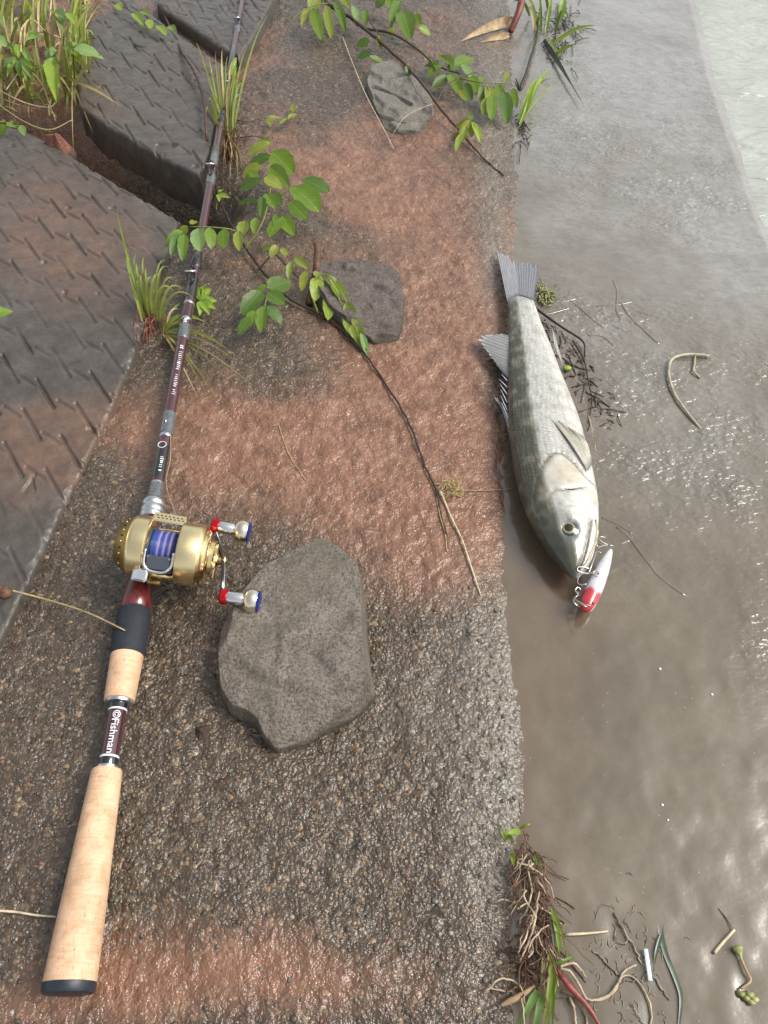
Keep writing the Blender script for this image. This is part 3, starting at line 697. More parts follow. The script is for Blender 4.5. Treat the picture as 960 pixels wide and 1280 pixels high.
# ------------------------------------------------------------------ fishing rod
cork_material()
simple('eva_foam', (.016, .022, .032), .75, var=.2, vscale=300, bump=.4, bscale=1500, bdist=.0003)
simple('rubber_navy', (.018, .026, .04), .45, var=.2)
simple('wine_blank', (.060, .016, .022), .16, var=.15, vscale=20, coat=1.0)
simple('blank_black', (.010, .009, .011), .16, var=.15, coat=1.0)
simple('seat_red', (.115, .012, .014), .3, var=.25, vscale=80, coat=.7)
simple('silver', (.62, .65, .68), .28, 1.0, var=.05)
simple('chrome', (.75, .75, .77), .14, 1.0, var=.03)
simple('black_metal', (.012, .012, .014), .25, .4, var=.2, coat=.5)
simple('white_paint', (.72, .74, .78), .45, var=.04)
simple('grey_wrap', (.11, .12, .13), .25, var=.3, vscale=400, coat=.8)
simple('gold', (.90, .75, .42), .24, 1.0, var=.03, vscale=60)
simple('gold_bright', (.82, .74, .58), .14, 1.0, var=.03)
simple('gold_dark', (.40, .27, .10), .36, 1.0, var=.08)
simple('red_anodised', (.55, .012, .02), .25, .7, var=.06)
simple('blue_anodised', (.03, .06, .42), .22, .75, var=.1)
simple('grey_plate', (.10, .115, .14), .3, .6, var=.08)
simple('hole_black', (.006, .005, .005), .7, var=.1)
simple('line_fluoro', (.34, .28, .2), .25, var=.1)
RA, RB = P(85, 1241, .018), P(303, 0, .030)
RD = (RB - RA).normalized()
def rod_t(py):
    lo, hi = -.2, 4.0
    for _ in range(50):
        m = (lo + hi) / 2; q = RA + RD * m
        if float(proj_np(q.x, q.y, q.z)[1]) > py: lo = m
        else: hi = m
    return lo
def rod_r(dpx, py): q = RA + RD * rod_t(py); return dpx * .5 * mpp(q)
RSIDE = RD.cross(Vector((0, 0, 1))).normalized(); RUP = RSIDE.cross(RD).normalized()
rod = empty('fishing_rod', (RA.x, RA.y, 0), 'long burgundy fishing rod with cork grips laid along the concrete', 'fishing rod')
def rod_part(name, mat, prof, seg=28, parent=None):
    """prof: (photo y, diameter in photo px)"""
    pr = [(rod_t(y), rod_r(d, y)) for (y, d) in prof]
    return sharp(MB().lathe(RA, RD, pr, seg, RUP).build(name, mat, parent or rod), 40)
rod_part('butt_cap', 'rubber_navy', [(1243, 56), (1242, 62), (1239, 65), (1231, 66), (1228.5, 66), (1227.5, 64)])
rod_part('rear_grip', 'cork', [(1229, 63), (1228, 65), (1180, 61), (1120, 54.5), (1060, 48), (1000, 41.5), (966, 38), (963, 36), (962, 30)], 36)
rod_part('trim_ring', 'silver', [(963, 24), (962, 27), (958.5, 27), (958, 24)])
lb = rod_part('butt_section', 'wine_blank', [(961, 23), (958, 23), (882, 22.5), (878, 22.5)])
rod_part('thread_wrap', 'blank_black', [(958.5, 24.2), (958, 24.6), (949, 24.4), (948.5, 23.5)])
rod_part('thread_wrap', 'white_paint', [(948.6, 23.6), (948.3, 24), (946.4, 24), (946, 23.6)])
rod_part('thread_wrap', 'blank_black', [(887, 23.5), (886.5, 24.4), (880, 24.4), (879.5, 23.5)])
rod_part('thread_wrap', 'white_paint', [(889.5, 22.7), (889, 23.3), (887.5, 23.3), (887.2, 22.7)])
rod_part('trim_ring', 'silver', [(880.5, 28), (880, 33), (876.5, 34), (876, 30)])
rod_part('fore_grip', 'cork', [(877, 34), (876, 37.5), (850, 38.5), (822, 40), (820, 40), (819.5, 36)], 36)
rod_part('foam_grip', 'eva_foam', [(820.5, 39), (819.5, 42), (790, 42.5), (768, 41), (764, 38.5), (763, 34)], 36)
rod_part('reel_seat', 'seat_red', [(764, 36), (762, 39), (745, 36), (728, 31), (715, 28), (690, 25), (655, 23), (648, 22)], 36)
rod_part('seat_hood', 'silver', [(724, 27), (723, 31), (716, 31), (714, 28)], 28)
rod_part('winding_check', 'silver', [(651, 24), (650, 29), (645, 30.5), (644, 28.5), (642, 28.5), (641, 30), (637, 30), (636, 28), (634, 28), (633, 29.5), (629, 29), (627, 25), (624.5, 22), (623, 18)], 32)
rod_part('thread_wrap', 'grey_wrap', [(624, 17), (623, 19.5), (608, 18.5), (606.5, 17.2)])
BY = [(650, 17.2), (600, 16.6), (540, 15.8), (480, 14.8), (400, 13.6), (340, 12.6), (270, 11.4), (200, 9.6), (110, 7.6), (50, 6.3), (0, 5.4), (-60, 4.6), (-200, 3.0), (-330, 1.8)]
rod_part('blank', 'wine_blank', BY, 20)
def bd(py): a = np.array(BY)[::-1]; return float(np.interp(py, a[:, 0], a[:, 1]))
for (y0, y1, m, k) in [(609, 605, 'silver', .6), (544, 518, 'grey_wrap', 1.6), (548, 545, 'silver', .7), (425, 408, 'grey_wrap', 1.0), (402, 400, 'silver', .5), (374, 350, 'blank_black', 1.6), (336, 318, 'blank_black', 1.2), (382, 380, 'silver', .5), (316, 314, 'silver', .5),
                       (232, 221, 'grey_wrap', 1.6), (207, 186, 'grey_wrap', 1.4), (122, 112, 'grey_wrap', 1.4), (103, 93, 'blank_black', 1.2), (40, 32, 'grey_wrap', 1.1), (28, 20, 'blank_black', 1.1), (156, 138, 'blank_black', .8), (90, 60, 'blank_black', .5), (600, 560, 'blank_black', .25)]:
    rod_part('thread_wrap', m, [(y0 + .4, bd(y0) + .1), (y0, bd(y0) + k), (y1, bd(y1) + k), (y1 - .4, bd(y1) + .1)], 18)
# line guides lie to the right-up side of the rod: frame legs and an oval ring
GD = (RUP * .86 + RSIDE * .12 + RD * -.25).normalized()
for (py, R) in [(532, 3.0), (350, 10.0), (216, 8.6), (111, 6.6), (30, 5)]:
    q = RA + RD * rod_t(py); m = mpp(q); r = R * m; g = MB()
    if R > 3.5:
        rc = q + RUP * (bd(py) * .5 * m + r * .62) ; ax = (RD * .62 + RUP * .78).normalized()
        gd = MB().ring(rc, ax, r * .70, r * .16, 24, 8, RD).build('guide', 'chrome', rod)
        MB().ring(rc, ax, r * .58, r * .07, 20, 6, RD).build('ring_insert', 'black_metal', gd)
        f0 = q - RD * (r * 2.0) + RUP * bd(py) * .5 * m; f1 = q + RD * (r * 1.7) + RUP * bd(py) * .5 * m
        for sg in (-1, 1):
            MB().tube([f0, rc - RD * r * .55 + RSIDE * sg * r * .5], r * .11, 6).build('guide_leg', 'black_metal', gd)
        MB().tube([f1, rc + RD * r * .9 + RUP * r * .1], r * .16, 6).build('guide_leg', 'black_metal', gd)
    else:
        MB().ring(q + RUP * r * 2.4, RSIDE, r, r * .3, 16, 6).build('guide', 'chrome', rod)
# lettering wrapped round the butt section and faint print along the blank
def lettering(body, y_start, y_end, hgt_px, phi=.0, weight=.0, parent=rod, mat='white_paint', lift=.0003, bold=0.0):
    cu = bpy.data.curves.new('lettering', 'FONT'); cu.body = body; cu.size = 1; cu.resolution_u = 3; cu.offset = bold; cu.align_y = 'CENTER'
    ob = bpy.data.objects.new('lettering', cu); COL.objects.link(ob)
    bpy.context.view_layer.update()
    me = bpy.data.meshes.new_from_object(ob.evaluated_get(bpy.context.evaluated_depsgraph_get()))
    bpy.data.objects.remove(ob); bpy.data.curves.remove(cu)
    bm = bmesh.new(); bm.from_mesh(me); bmesh.ops.triangulate(bm, faces=bm.faces[:]); bmesh.ops.subdivide_edges(bm, edges=bm.edges[:], cuts=3, use_grid_fill=True); bm.to_mesh(me); bm.free()
    co = np.array([v.co[:] for v in me.vertices]); x0, x1 = co[:, 0].min(), co[:, 0].max(); ym = (co[:, 1].min() + co[:, 1].max()) / 2; yr = co[:, 1].max() - co[:, 1].min()
    t0, t1 = rod_t(y_start), rod_t(y_end)
    for v in me.vertices:
        t = t0 + (t1 - t0) * (v.co.x - x0) / (x1 - x0)
        py = y_start + (y_end - y_start) * (v.co.x - x0) / (x1 - x0)
        dia = (23 if py > 870 else bd(py)); q = RA + RD * t; m = mpp(q); r = dia * .5 * m + lift
        a = phi + (v.co.y - ym) / yr * hgt_px * m / r
        v.co = q + (RUP * math.cos(a) + RSIDE * math.sin(a)) * r - ORIG[parent]
    me.materials.clear(); me.materials.append(MATS[mat]); return link('lettering', me, parent)
lettering('\u00a9Fishman', 892, 945, 9.5, .30, bold=.008)
def print_marks(y0, y1, hgt, phi, n):
    """fine print too small to read: short white strokes along the blank"""
    b = MB()
    for i in range(n):
        py = y0 + (y1 - y0) * i / n
        if random.random() < .14: continue
        q = RA + RD * rod_t(py); m = mpp(q); r = bd(py) * .5 * m + .00012
        a0 = phi - hgt * .5 * m / r * random.uniform(.5, 1); a1 = phi + hgt * .5 * m / r * random.uniform(.5, 1)
        vs = []
        wd = abs(y1 - y0) / n * m * random.choice((.35, .55, .9))
        for k in range(4):
            a = a0 + (a1 - a0) * k / 3; d = RUP * math.cos(a) + RSIDE * math.sin(a)
            vs += [q + d * r, q + d * r + RD * wd]
        b.add(vs, [(0, 1, 3, 2), (2, 3, 5, 4), (4, 5, 7, 6)])
    return b.build('print_line', 'white_paint', rod)
print_marks(404, 420, 5.5, .25, 9); print_marks(438, 500, 5.0, .35, 26); print_marks(574, 596, 5.0, .35, 9)
qr = RA + RD * rod_t(561); MB().ring(qr + RUP * (bd(561) * .5 * mpp(qr) + .0001), RUP, 5 * mpp(qr), .5 * mpp(qr), 18, 5).build('emblem', 'white_paint', rod)

# ------------------------------------------------------------------ reel (clamped to the rod; a thing of its own with its own parts)
b = NB('line_blue'); v = b.obj()
at = b.attr('Col').outputs['Color']
b.done(b.bsdf(at, .3, b.bump(b.noise(v, 900, 2), .3, .0004), Coat_Weight=.3))
RC = P(207, 688, .054); m0 = mpp(RC)
roll = math.radians(11)
U0 = Matrix.Rotation(math.radians(-6), 3, 'Z') @ RSIDE
U = (U0 * math.cos(roll) - Vector((0, 0, 1)) * math.sin(roll)).normalized()      # spool axis, left to right, left end higher
V = (RD - U * RD.dot(U)).normalized(); W = U.cross(V).normalized()
if W.z < 0: W = -W
def L(u, v, w): return RC + (U * u + V * v + W * w) * m0
reel = empty('fishing_reel', (RC.x, RC.y, 0), 'round gold baitcasting reel with blue line clamped on the rod', 'fishing reel')
def rl(name, mat, u0, prof, seg=40, parent=None, v=0, w=0, ax=None, deg=35):
    return sharp(MB().lathe(L(u0, v, w), ax or U, [(t * m0, r * m0) for t, r in prof], seg, W).build(name, mat, parent or reel), deg)
lp = rl('left_side_plate', 'gold', 0, [(-57, 0), (-57, 25), (-40.5, 37.6), (-39, 38.6), (-37, 39), (-22, 39), (-20, 37), (-19, 35), (-19, 20)], 48)
rl('plate_chamfer', 'gold_dark', 0, [(-57.6, 0), (-57.6, 24.5), (-57.2, 25.4), (-42, 37.0), (-41.6, 36.8)], 44, lp)
for k in range(26):
    a = 2 * math.pi * k / 26; d = W * math.cos(a) + V * math.sin(a)
    MB().lathe(L(-49.6, 0, 0) + d * 31.4 * m0, (-U * .6 + d * .8), [(-.5 * m0, 1.4 * m0), (.45 * m0, 1.4 * m0), (.5 * m0, .1 * m0)], 8).build('vent_hole', 'hole_black' if k % 2 else 'gold', lp)
rp = rl('right_side_plate', 'gold', 0, [(17, 18), (17, 37), (18, 39), (20, 39.5), (42, 40), (44, 39), (47, 36), (52, 33), (54, 30), (54.5, 0)], 48)
rl('plate_rim', 'gold_dark', 0, [(46.5, 36.4), (47, 37), (48.5, 36.4), (48.6, 35)], 44, rp)
sp = rl('spool', 'grey_plate', 0, [(-19.5, 12), (-19.3, 27), (-17, 28.5), (-16.4, 26), (-16, 12), (14, 12), (14.4, 26), (15, 28.5), (17.2, 27), (17.4, 12)], 40)
ln_ = MB(); prof = []
SC_ = [(.02, .05, .20), (.03, .11, .36), (.05, .07, .38), (.10, .10, .45), (.36, .36, .52), (.06, .06, .40), (.05, .09, .42), (.30, .32, .50), (.09, .07, .36), (.04, .05, .30), (.36, .34, .46), (.05, .05, .27), (.03, .04, .22)]
nst = 52
for i in range(nst):
    u0 = -16 + 30.4 * i / nst; c = Vector(SC_[int(i / nst * 13)]).lerp(Vector(SC_[min(12, int(i / nst * 13) + 1)]), (i / nst * 13) % 1)
    j = random.uniform(.85, 1.1); ln_.cur = (c.x * j, c.y * j, c.z * j)
    ln_.lathe(L(u0, 0, 0), U, [(0, 23.4 * m0), (.18 * m0, 24.2 * m0), (.4 * m0, 24.2 * m0), (30.4 / nst * m0, 23.4 * m0)], 36, W)
ln_.build('wound_line', 'line_blue', sp)
# frame: level-wind cover at the front, thumb bar at the back, chrome U-shaped guard
MB().box(L(-1, 30, 25), U, (V * .95 + W * -.30).normalized(), (V * .30 + W * .95).normalized(), 20.5 * m0, 9 * m0, 2.2 * m0, .5).build('level_wind_cover', 'gold', reel)
cov = [o for o in COL.objects if o.name.startswith('level_wind_cover')][-1]; sharp(cov, 30)
nrm = (V * .30 + W * .95).normalized(); tv = (V * .95 - W * .30).normalized()
for k in range(7):
    for j in range(2):
        MB().lathe(L(-1, 30, 25) + U * (-15.5 + 5 * k + 2.2 * j) * m0 + tv * (2.4 - 4.6 * j) * m0 + nrm * 2.0 * m0, nrm, [(-.3 * m0, 1.25 * m0), (.36 * m0, 1.25 * m0), (.4 * m0, .1 * m0)], 8).build('vent_hole', 'hole_black', cov)
MB().tube([L(-19, 27, 2), L(17, 27, 2)], 3.2 * m0, 12).build('frame_bar', 'gold', reel)
MB().tube([L(-19, -22, -24), L(17, -22, -24)], 4 * m0, 12).build('frame_bar', 'gold', reel)
MB().tube([L(-19, 24, -24), L(17, 24, -24)], 4 * m0, 12).build('frame_bar', 'gold', reel)
tb = MB().box(L(-2, -29, 14), U, (V * .8 + W * .55).normalized(), (W * .8 - V * .55).normalized(), 15 * m0, 9 * m0, 3 * m0, .6).build('thumb_bar', 'grey_plate', reel); sharp(tb, 30)
gp = [L(-19, -18, 25), L(-19, -27, 19), L(-17.5, -34, 14.5), L(-12, -38.5, 11.5), L(-2, -39.5, 10.5), L(8, -38.5, 11.5), L(13.5, -34, 14.5), L(15, -27, 19), L(15, -18, 25)]
MB().tube(bez(gp, 32), 1.9 * m0, 10).build('clutch_guard', 'chrome', tb)
# foot and clamp
MB().box(L(-8, 0, -30), V, U, W, 34 * m0, 9 * m0, 5 * m0, .4).build('reel_foot', 'gold_dark', reel)
cl = MB().box(L(-20, -44, 6), U, (V * .9 + W * .35).normalized(), (W * .9 - V * .35).normalized(), 9 * m0, 8 * m0, 4 * m0, .5).build('foot_clamp', 'silver', reel); sharp(cl, 30)
# drag star, cap and double crank
rl('spool_cap', 'gold', 54, [(0, 20), (1, 22), (6, 22), (7, 20), (8, 12), (9, 0)], 32)
st = MB(); rr = [(0, 17), (2, 18), (4, 17)]
HC = L(60, -2, 0)
for k in range(5):
    a = 2 * math.pi * k / 5 + .3; d = (W * math.cos(a) + V * math.sin(a)); pp = d.cross(U).normalized()
    MBk = st.box(HC + d * 13 * m0 + U * 3 * m0, d, pp, U, 11 * m0, 3.6 * m0, 2 * m0, .5)
st.lathe(HC, U, [(0, 10 * m0), (5 * m0, 10 * m0), (6 * m0, 8 * m0)], 24).build('star_drag', 'gold', reel)
rl('crank_shaft', 'gold_dark', 55, [(0, 9), (7, 9), (8, 7), (12, 7), (12.5, 5.5), (15, 5.5), (15.6, 0)], 20, v=-2)
beta = math.radians(6)
HV = (V * math.cos(beta) + W * math.sin(beta) - U * .30).normalized(); HW = HV.cross(U).normalized()
HO = HC + U * 10 * m0
def hp(a, s, u=0): return HO + HV * a * m0 + HW * s * m0 + U * u * m0
crank = MB()
def plate(b, ctr, wid, thick):
    ctr = bez(ctr, 24); n = len(ctr); vs, fs = [], []
    for i in range(n):
        T = (ctr[min(i + 1, n - 1)] - ctr[max(i - 1, 0)]).normalized(); S = T.cross(U).normalized()
        k = wid[0] + (wid[1] - wid[0]) * abs(2 * i / (n - 1) - 1)
        for (s, u) in ((-1, -1), (-1.1, 0), (-1, 1), (1, 1), (1.1, 0), (1, -1)): vs.append(ctr[i] + S * s * k * m0 + U * u * thick * m0)
    for i in range(n - 1):
        for k in range(6): k2 = (k + 1) % 6; fs.append((i * 6 + k, i * 6 + k2, i * 6 + 6 + k2, i * 6 + 6 + k))
    fs += [tuple(range(6))[::-1], tuple(range((n - 1) * 6, n * 6))]
    b.add(vs, fs)
plate(crank, [hp(50, 2, -5), hp(34, 5, -2.5), hp(16, 3, 0), hp(0, 0, 1), hp(-16, -3, 0), hp(-34, -5, -2.5), hp(-50, -2, -5)], (6.5, 4.2), 1.7)
cr = sharp(crank.build('crank_handle', 'black_metal', reel), 30)
pl = MB(); plate(pl, [hp(47, 2, -2.6), hp(34, 5, -.4), hp(16, 3, 2.2), hp(0, 0, 3.2), hp(-16, -3, 2.2), hp(-34, -5, -.4), hp(-47, -2, -2.6)], (3.8, 2.2), .5)
sharp(pl.build('crank_inlay', 'silver', cr), 30)
MB().lathe(hp(0, 0, 0), U, [(2 * m0, 7 * m0), (4 * m0, 7 * m0), (6 * m0, 5 * m0), (8 * m0, 2.2 * m0), (8.2 * m0, 0)], 6).build('crank_nut', 'gold', cr)
for sg in (1, -1):
    k0 = hp(51 * sg, 2 * sg, -5); KA = (U - V * .06 + Vector((0, 0, .04 if sg > 0 else .12))).normalized()
    KR = 1.22
    kn = MB().lathe(k0, KA, [(x * m0, r * m0 * KR) for x, r in [(6.5, 4), (7, 6), (9, 6.4), (26, 6.8), (27, 6.4), (28, 5)]], 28, W).build('knob', 'chrome', cr); sharp(kn, 35)
    sharp(MB().lathe(k0, KA, [(x * m0, r * m0 * KR) for x, r in [(-2.5, 0), (-2.4, 6), (0, 8), (5.5, 8.4), (7, 7), (7.5, 4)]], 28, W).build('knob_collar', 'red_anodised', kn), 35)
    sharp(MB().lathe(k0, KA, [(x * m0, r * m0 * KR) for x, r in [(27.5, 5), (28, 8), (30, 10.5), (34, 12.3), (38, 12.8), (42, 12.2), (45, 11), (45.4, 10)]], 32, W).build('knob_end', 'gold_bright', kn), 35)
    MB().lathe(k0, KA, [(x * m0, r * m0 * KR) for x, r in [(43.6, 11.4), (44, 11.7), (44.4, 11.4)]], 32, W).build('knob_band', 'chrome', kn)
    sharp(MB().lathe(k0, KA, [(x * m0, r * m0 * KR) for x, r in [(45.2, 10.5), (45.4, 11), (46.6, 11), (47.6, 9.5), (48, 7), (48.2, 0)]], 32, W).build('knob_cap', 'blue_anodised', kn), 35)
fl = [L(6, 40, 14), RA + RD * rod_t(610) + RSIDE * 15 * m0 + RUP * .006, RA + RD * rod_t(575) + RSIDE * 14 * m0 + RUP * .004, RA + RD * rod_t(536) + RSIDE * 6 * m0 + RUP * .004]
MB().tube(bez(fl, 16), .00045, 5).build('line_strand', 'line_fluoro', reel)

# ------------------------------------------------------------------ the fish
fish_material(); vcol_mat('fin', .38, trans=.12, coat=.2); simple('eye_black', (.006, .007, .012), .05, coat=1.0, var=.1); vcol_mat('iris', .15, metal=.3, coat=1.0)
NS, NA = 220, 84
ZF = .021
back = [(632, 362), (634.5, 380), (633, 400), (633, 430), (632, 470), (632, 500), (633, 530), (637, 565), (644, 600), (654, 632), (668, 660), (684, 684), (699, 701), (712, 714), (719, 719)]
belly = [(667, 362), (674, 380), (681, 400), (691, 424), (704, 460), (717, 492), (729, 525), (738, 560), (745, 590), (750, 620), (751, 645), (749, 668), (744, 690), (736, 707), (725, 718)]
Bk = polyline_at(bez([P(*q, ZF) for q in back], 200), NS); Be = polyline_at(bez([P(*q, ZF) for q in belly], 200), NS)
tt = np.linspace(0, 1, NS); mid = (Bk + Be) / 2; slim = np.interp(tt, [0, .15, .5, .75, 1], [.90, .90, .93, .95, .97])[:, None]; Bk = mid + (Bk - mid) * slim; Be = mid + (Be - mid) * slim; wd = np.hypot(*(Be - Bk).T)
TH = wd * np.interp(tt, [0, .04, .12, .4, .7, .9, 1], [.05, .22, .40, .52, .56, .60, .7]) * .5
zc_ = np.interp(tt, [0, .1, .3, .6, .85, 1], [.012, .013, .016, .018, .018, .014])
ph = np.linspace(0, 2 * np.pi, NA, endpoint=False)
cp, sp_ = np.cos(ph), np.sin(ph)
cs_ = np.sign(cp) * np.abs(cp) ** .92; ss_ = np.sign(sp_) * np.abs(sp_) ** .92
X = mid[:, None, 0] - cs_[None] * (Bk - Be)[:, None, 0] * -.5; Y = mid[:, None, 1] + cs_[None] * (Bk - Be)[:, None, 1] * .5
bias = (1 - .22 * np.maximum(0, -cs_))[None]                        # belly side a little thinner
Z = zc_[:, None] + ss_[None] * TH[:, None] * bias
end = np.sqrt(np.clip(1 - ((tt - .985) / .015).clip(0, 1) ** 2, .02, 1))[:, None]
Z = zc_[:, None] + (Z - zc_[:, None]) * end
px, py = proj_np(X, Y, Z); topm = sstep(-.1, .15, ss_)[None]
def pdist(pts): return seg_dist(px, py, pts)
GILL = [(672, 640), (668, 622), (672, 600), (681, 578), (692, 566), (702, 566), (716, 577), (729, 592), (741, 604)]
PREO = [(690, 640), (686, 622), (694, 612), (705, 612), (722, 609), (735, 608)]
JAW = [(739, 648), (737, 662), (734, 680), (729, 698), (722, 713)]
MAX = [(745, 650), (748, 666), (745, 684), (738, 698)]
g1 = pdist(GILL); g2 = pdist(PREO); g3 = pdist(JAW); g4 = pdist(MAX)
eye_px = (712.5, 659.5); de = np.hypot(px - eye_px[0], (py - eye_px[1]))
Z = Z + topm * (-.0026 * np.exp(-(g1 / 1.9) ** 2) - .0016 * np.exp(-(g2 / 1.7) ** 2) - .0042 * np.exp(-(g3 / 1.8) ** 2) - .0010 * np.exp(-(g4 / 1.6) ** 2) - .0022 * np.exp(-(de / 11) ** 4))
gin = np.array([[1.0 if in_poly(a, b, GILL + [(752, 640), (745, 680), (720, 720), (700, 705), (672, 660)]) else 0 for a, b in zip(r1, r2)] for r1, r2 in zip(px, py)])
Z = Z + topm * gin * .0012 * np.exp(-(np.minimum(g1, 20) / 12) ** 2)
s = -cs_[None] + 0 * X; s = -s                                       # s=+1 at the back
sb = cs_[None] + 0 * X
# colour of the skin itself
arr = lambda *c: np.array(c, float)
lat = .30 + .10 * np.sin(tt * 2.2)[:, None] + .09 * fbm(tt[:, None] * 30 + 0 * X, sb * 3, 71, 3)
k = sstep(lat - .08, lat + .12, sb)[..., None]
Cf = arr(.56, .56, .53) * (1 - k) + arr(.052, .054, .031) * k
k2 = sstep(.72, 1.0, sb)[..., None]; Cf = Cf * (1 - k2) + arr(.035, .038, .025) * k2
kb = sstep(-.25, -.8, sb)[..., None] if False else (1 - sstep(-.8, -.3, sb))[..., None]
Cf = Cf * (1 - kb) + arr(.76, .75, .70) * kb
blot = np.clip(fbm(tt[:, None] * 40 + 0 * X, sb * 5, 55, 4) * 1.7, 0, 1)[..., None]; Cf = Cf * (1 - .6 * blot) + arr(.33, .32, .24) * .6 * blot
strk = np.clip(fbm(tt[:, None] * 26 + 0 * X, sb * 22, 57, 3) * 1.8, 0, 1)[..., None]; Cf = Cf * (1 - .35 * strk) + arr(.20, .20, .15) * .35 * strk
ggold = (gin * topm * np.exp(-((px - 712) / 26) ** 2 - ((py - 590) / 20) ** 2))[..., None]; Cf = Cf * (1 - .55 * ggold) + arr(.50, .41, .25) * .55 * ggold
hd = sstep(615, 690, py)[..., None] * sstep(-.42, .12, sb + .25 * fbm(px / 9, py / 9, 5, 3))[..., None]; Cf = Cf * (1 - .93 * hd) + arr(.030, .036, .026) * .93 * hd
spk = np.clip(fbm(px / 2.6, py / 2.6, 15, 3) * 2.2, 0, 1)[..., None] * sstep(560, 660, py)[..., None]; Cf = Cf * (1 - .45 * spk) + arr(.08, .085, .06) * .45 * spk
sn_ = sstep(690, 716, py)[..., None]; Cf = Cf * (1 - .5 * sn_) + arr(.045, .048, .034) * .5 * sn_
jw = (np.exp(-(g3 / 1.8) ** 2) * topm)[..., None]; Cf = Cf * (1 - .9 * jw) + arr(.045, .04, .025) * .9 * jw
gl = (np.exp(-(g1 / 1.7) ** 2) * topm)[..., None]; Cf = Cf * (1 - .75 * gl) + arr(.10, .09, .055) * .75 * gl
gl = (np.exp(-(g2 / 1.4) ** 2) * topm)[..., None]; Cf = Cf * (1 - .65 * gl) + arr(.12, .10, .06) * .65 * gl
ey = np.exp(-(de / 16) ** 4)[..., None] * topm[..., None]; Cf = Cf * (1 - .8 * ey) + arr(.05, .07, .08) * .8 * ey
tj = (1 - sstep(.0, .06, tt))[:, None, None]; Cf = Cf * (1 - .75 * tj) + arr(.30, .31, .32) * .75 * tj
LLn = np.hypot(*np.diff(mid, axis=0).T).sum()
uvn = np.stack([tt[:, None] * LLn / .0040 + 0 * X, np.cumsum(np.r_[0, np.diff(ph)])[None] * wd[:, None] * .42 / .0040, 0 * X], -1)
sca = (1 - gin) * (1 - sstep(.78, .84, tt))[:, None]
co = np.stack([X, Y, Z], -1).reshape(-1, 3); idx = np.arange(NS * NA).reshape(NS, NA)
q = np.stack([idx[:-1], np.roll(idx[:-1], -1, 1), np.roll(idx[1:], -1, 1), idx[1:]], -1).reshape(-1, 4)
cap0 = len(co); co = np.vstack([co, [[*mid[0], zc_[0]], [*mid[-1], zc_[-1]]]])
r0 = idx[0]; r1 = idx[-1]
q = np.vstack([q, np.stack([np.full(NA // 2, cap0), r0[2::2], r0[1::2], r0[0::2]][:1] + [np.roll(r0, -2)[0::2], r0[1::2], r0[0::2]], -1), np.stack([np.full(NA // 2, cap0 + 1), r1[0::2], r1[1::2], np.roll(r1, -2)[0::2]], -1)])
pad = lambda a: np.vstack([a.reshape(-1, a.shape[-1]), a.reshape(-1, a.shape[-1])[-2:]])
forg = (float(mid[NS // 2, 0]), float(mid[NS // 2, 1]), 0.0)
fish = empty('fish', forg, 'silver sea bass lying on its side half on the mud, dark back to the left', 'fish')
body = raw_mesh('body', co, q, 'fish_skin', {'Col': pad(np.clip(Cf, 0, 1)), 'skin_uv': pad(uvn), 'scaly': np.r_[sca.ravel(), 0, 0]}, fish)
def skin_top(a, b):
    i = np.argmin((px - a) ** 2 + (py - b) ** 2 + 1e4 * (ss_[None] < -.05)); i = np.unravel_index(i, px.shape)
    return Vector((X[i], Y[i], Z[i]))
def fin(name, base, tip, n=12, m=8, c0=(.42, .44, .46), c1=(.22, .235, .24), ragged=.0, amp=.0005, arch=0.0, z0=.018, z1=.014, parent=fish, thick=.0005, fold=1):
    """rays from the base line to the tip line; a ridged membrane with a real thickness"""
    Bp = bez([P(*q, z0) for q in base], 40); Tp = bez([P(*q, z1) for q in tip], 40)
    Bp = np.array([v[:] for v in Bp]); Tp = np.array([v[:] for v in Tp])
    def rs(p, k):
        s_ = np.r_[0, np.cumsum(np.linalg.norm(np.diff(p, axis=0), axis=1))]; t_ = np.linspace(0, s_[-1], k); return np.stack([np.interp(t_, s_, p[:, i]) for i in range(3)], -1)
    K = n * 4 + 1; Bp, Tp = rs(Bp, K), rs(Tp, K); v_ = np.linspace(0, 1, m)[:, None, None]
    ray = .5 + .5 * np.cos(np.arange(K) * math.pi * 2 / 4); jag = (1 - ragged * (1 - ray) - ragged * 1.2 * np.abs(rng.normal(0, 1, K)))[None, :, None]; amp_ = amp * rng.uniform(.3, 1.5, K)
    G = Bp[None] + (Tp - Bp)[None] * v_ * jag
    G[..., 2] += amp_ * ray[None] + thick * fbm(G[..., 0] * 250, G[..., 1] * 250, 12, 2) + arch * np.sin(v_[..., 0] * math.pi)
    low = G.copy(); low[..., 2] -= thick
    co = np.vstack([G.reshape(-1, 3), low.reshape(-1, 3)]); I = np.arange(m * K).reshape(m, K); J = I + m * K
    f = [np.stack([I[:-1, :-1], I[:-1, 1:], I[1:, 1:], I[1:, :-1]], -1).reshape(-1, 4), np.stack([J[:-1, :-1], J[1:, :-1], J[1:, 1:], J[:-1, 1:]], -1).reshape(-1, 4)]
    lp_ = np.r_[I[0], I[1:, -1], I[-1, -2::-1], I[-2:0:-1, 0]]; lj = lp_ + m * K; f.append(np.stack([lp_, np.roll(lp_, -1), np.roll(lj, -1), lj], -1))
    c = np.array(c1)[None, None] * (1 - ray[None, :, None]) + np.array(c0)[None, None] * ray[None, :, None] + 0 * G
    c = np.vstack([c.reshape(-1, 3)] * 2) * rng.uniform(.9, 1.1, (len(co), 1))
    return raw_mesh(name, co, np.vstack(f), 'fin', {'Col': np.clip(c, 0, 1)}, parent)
fin('tail_fin', [(634, 376), (641, 373), (650, 368)], [(620, 308), (631, 314), (644, 325)], 9, 10, (.37, .38, .41), (.30, .31, .34), .05, z0=.014, z1=.006, amp=.0003)
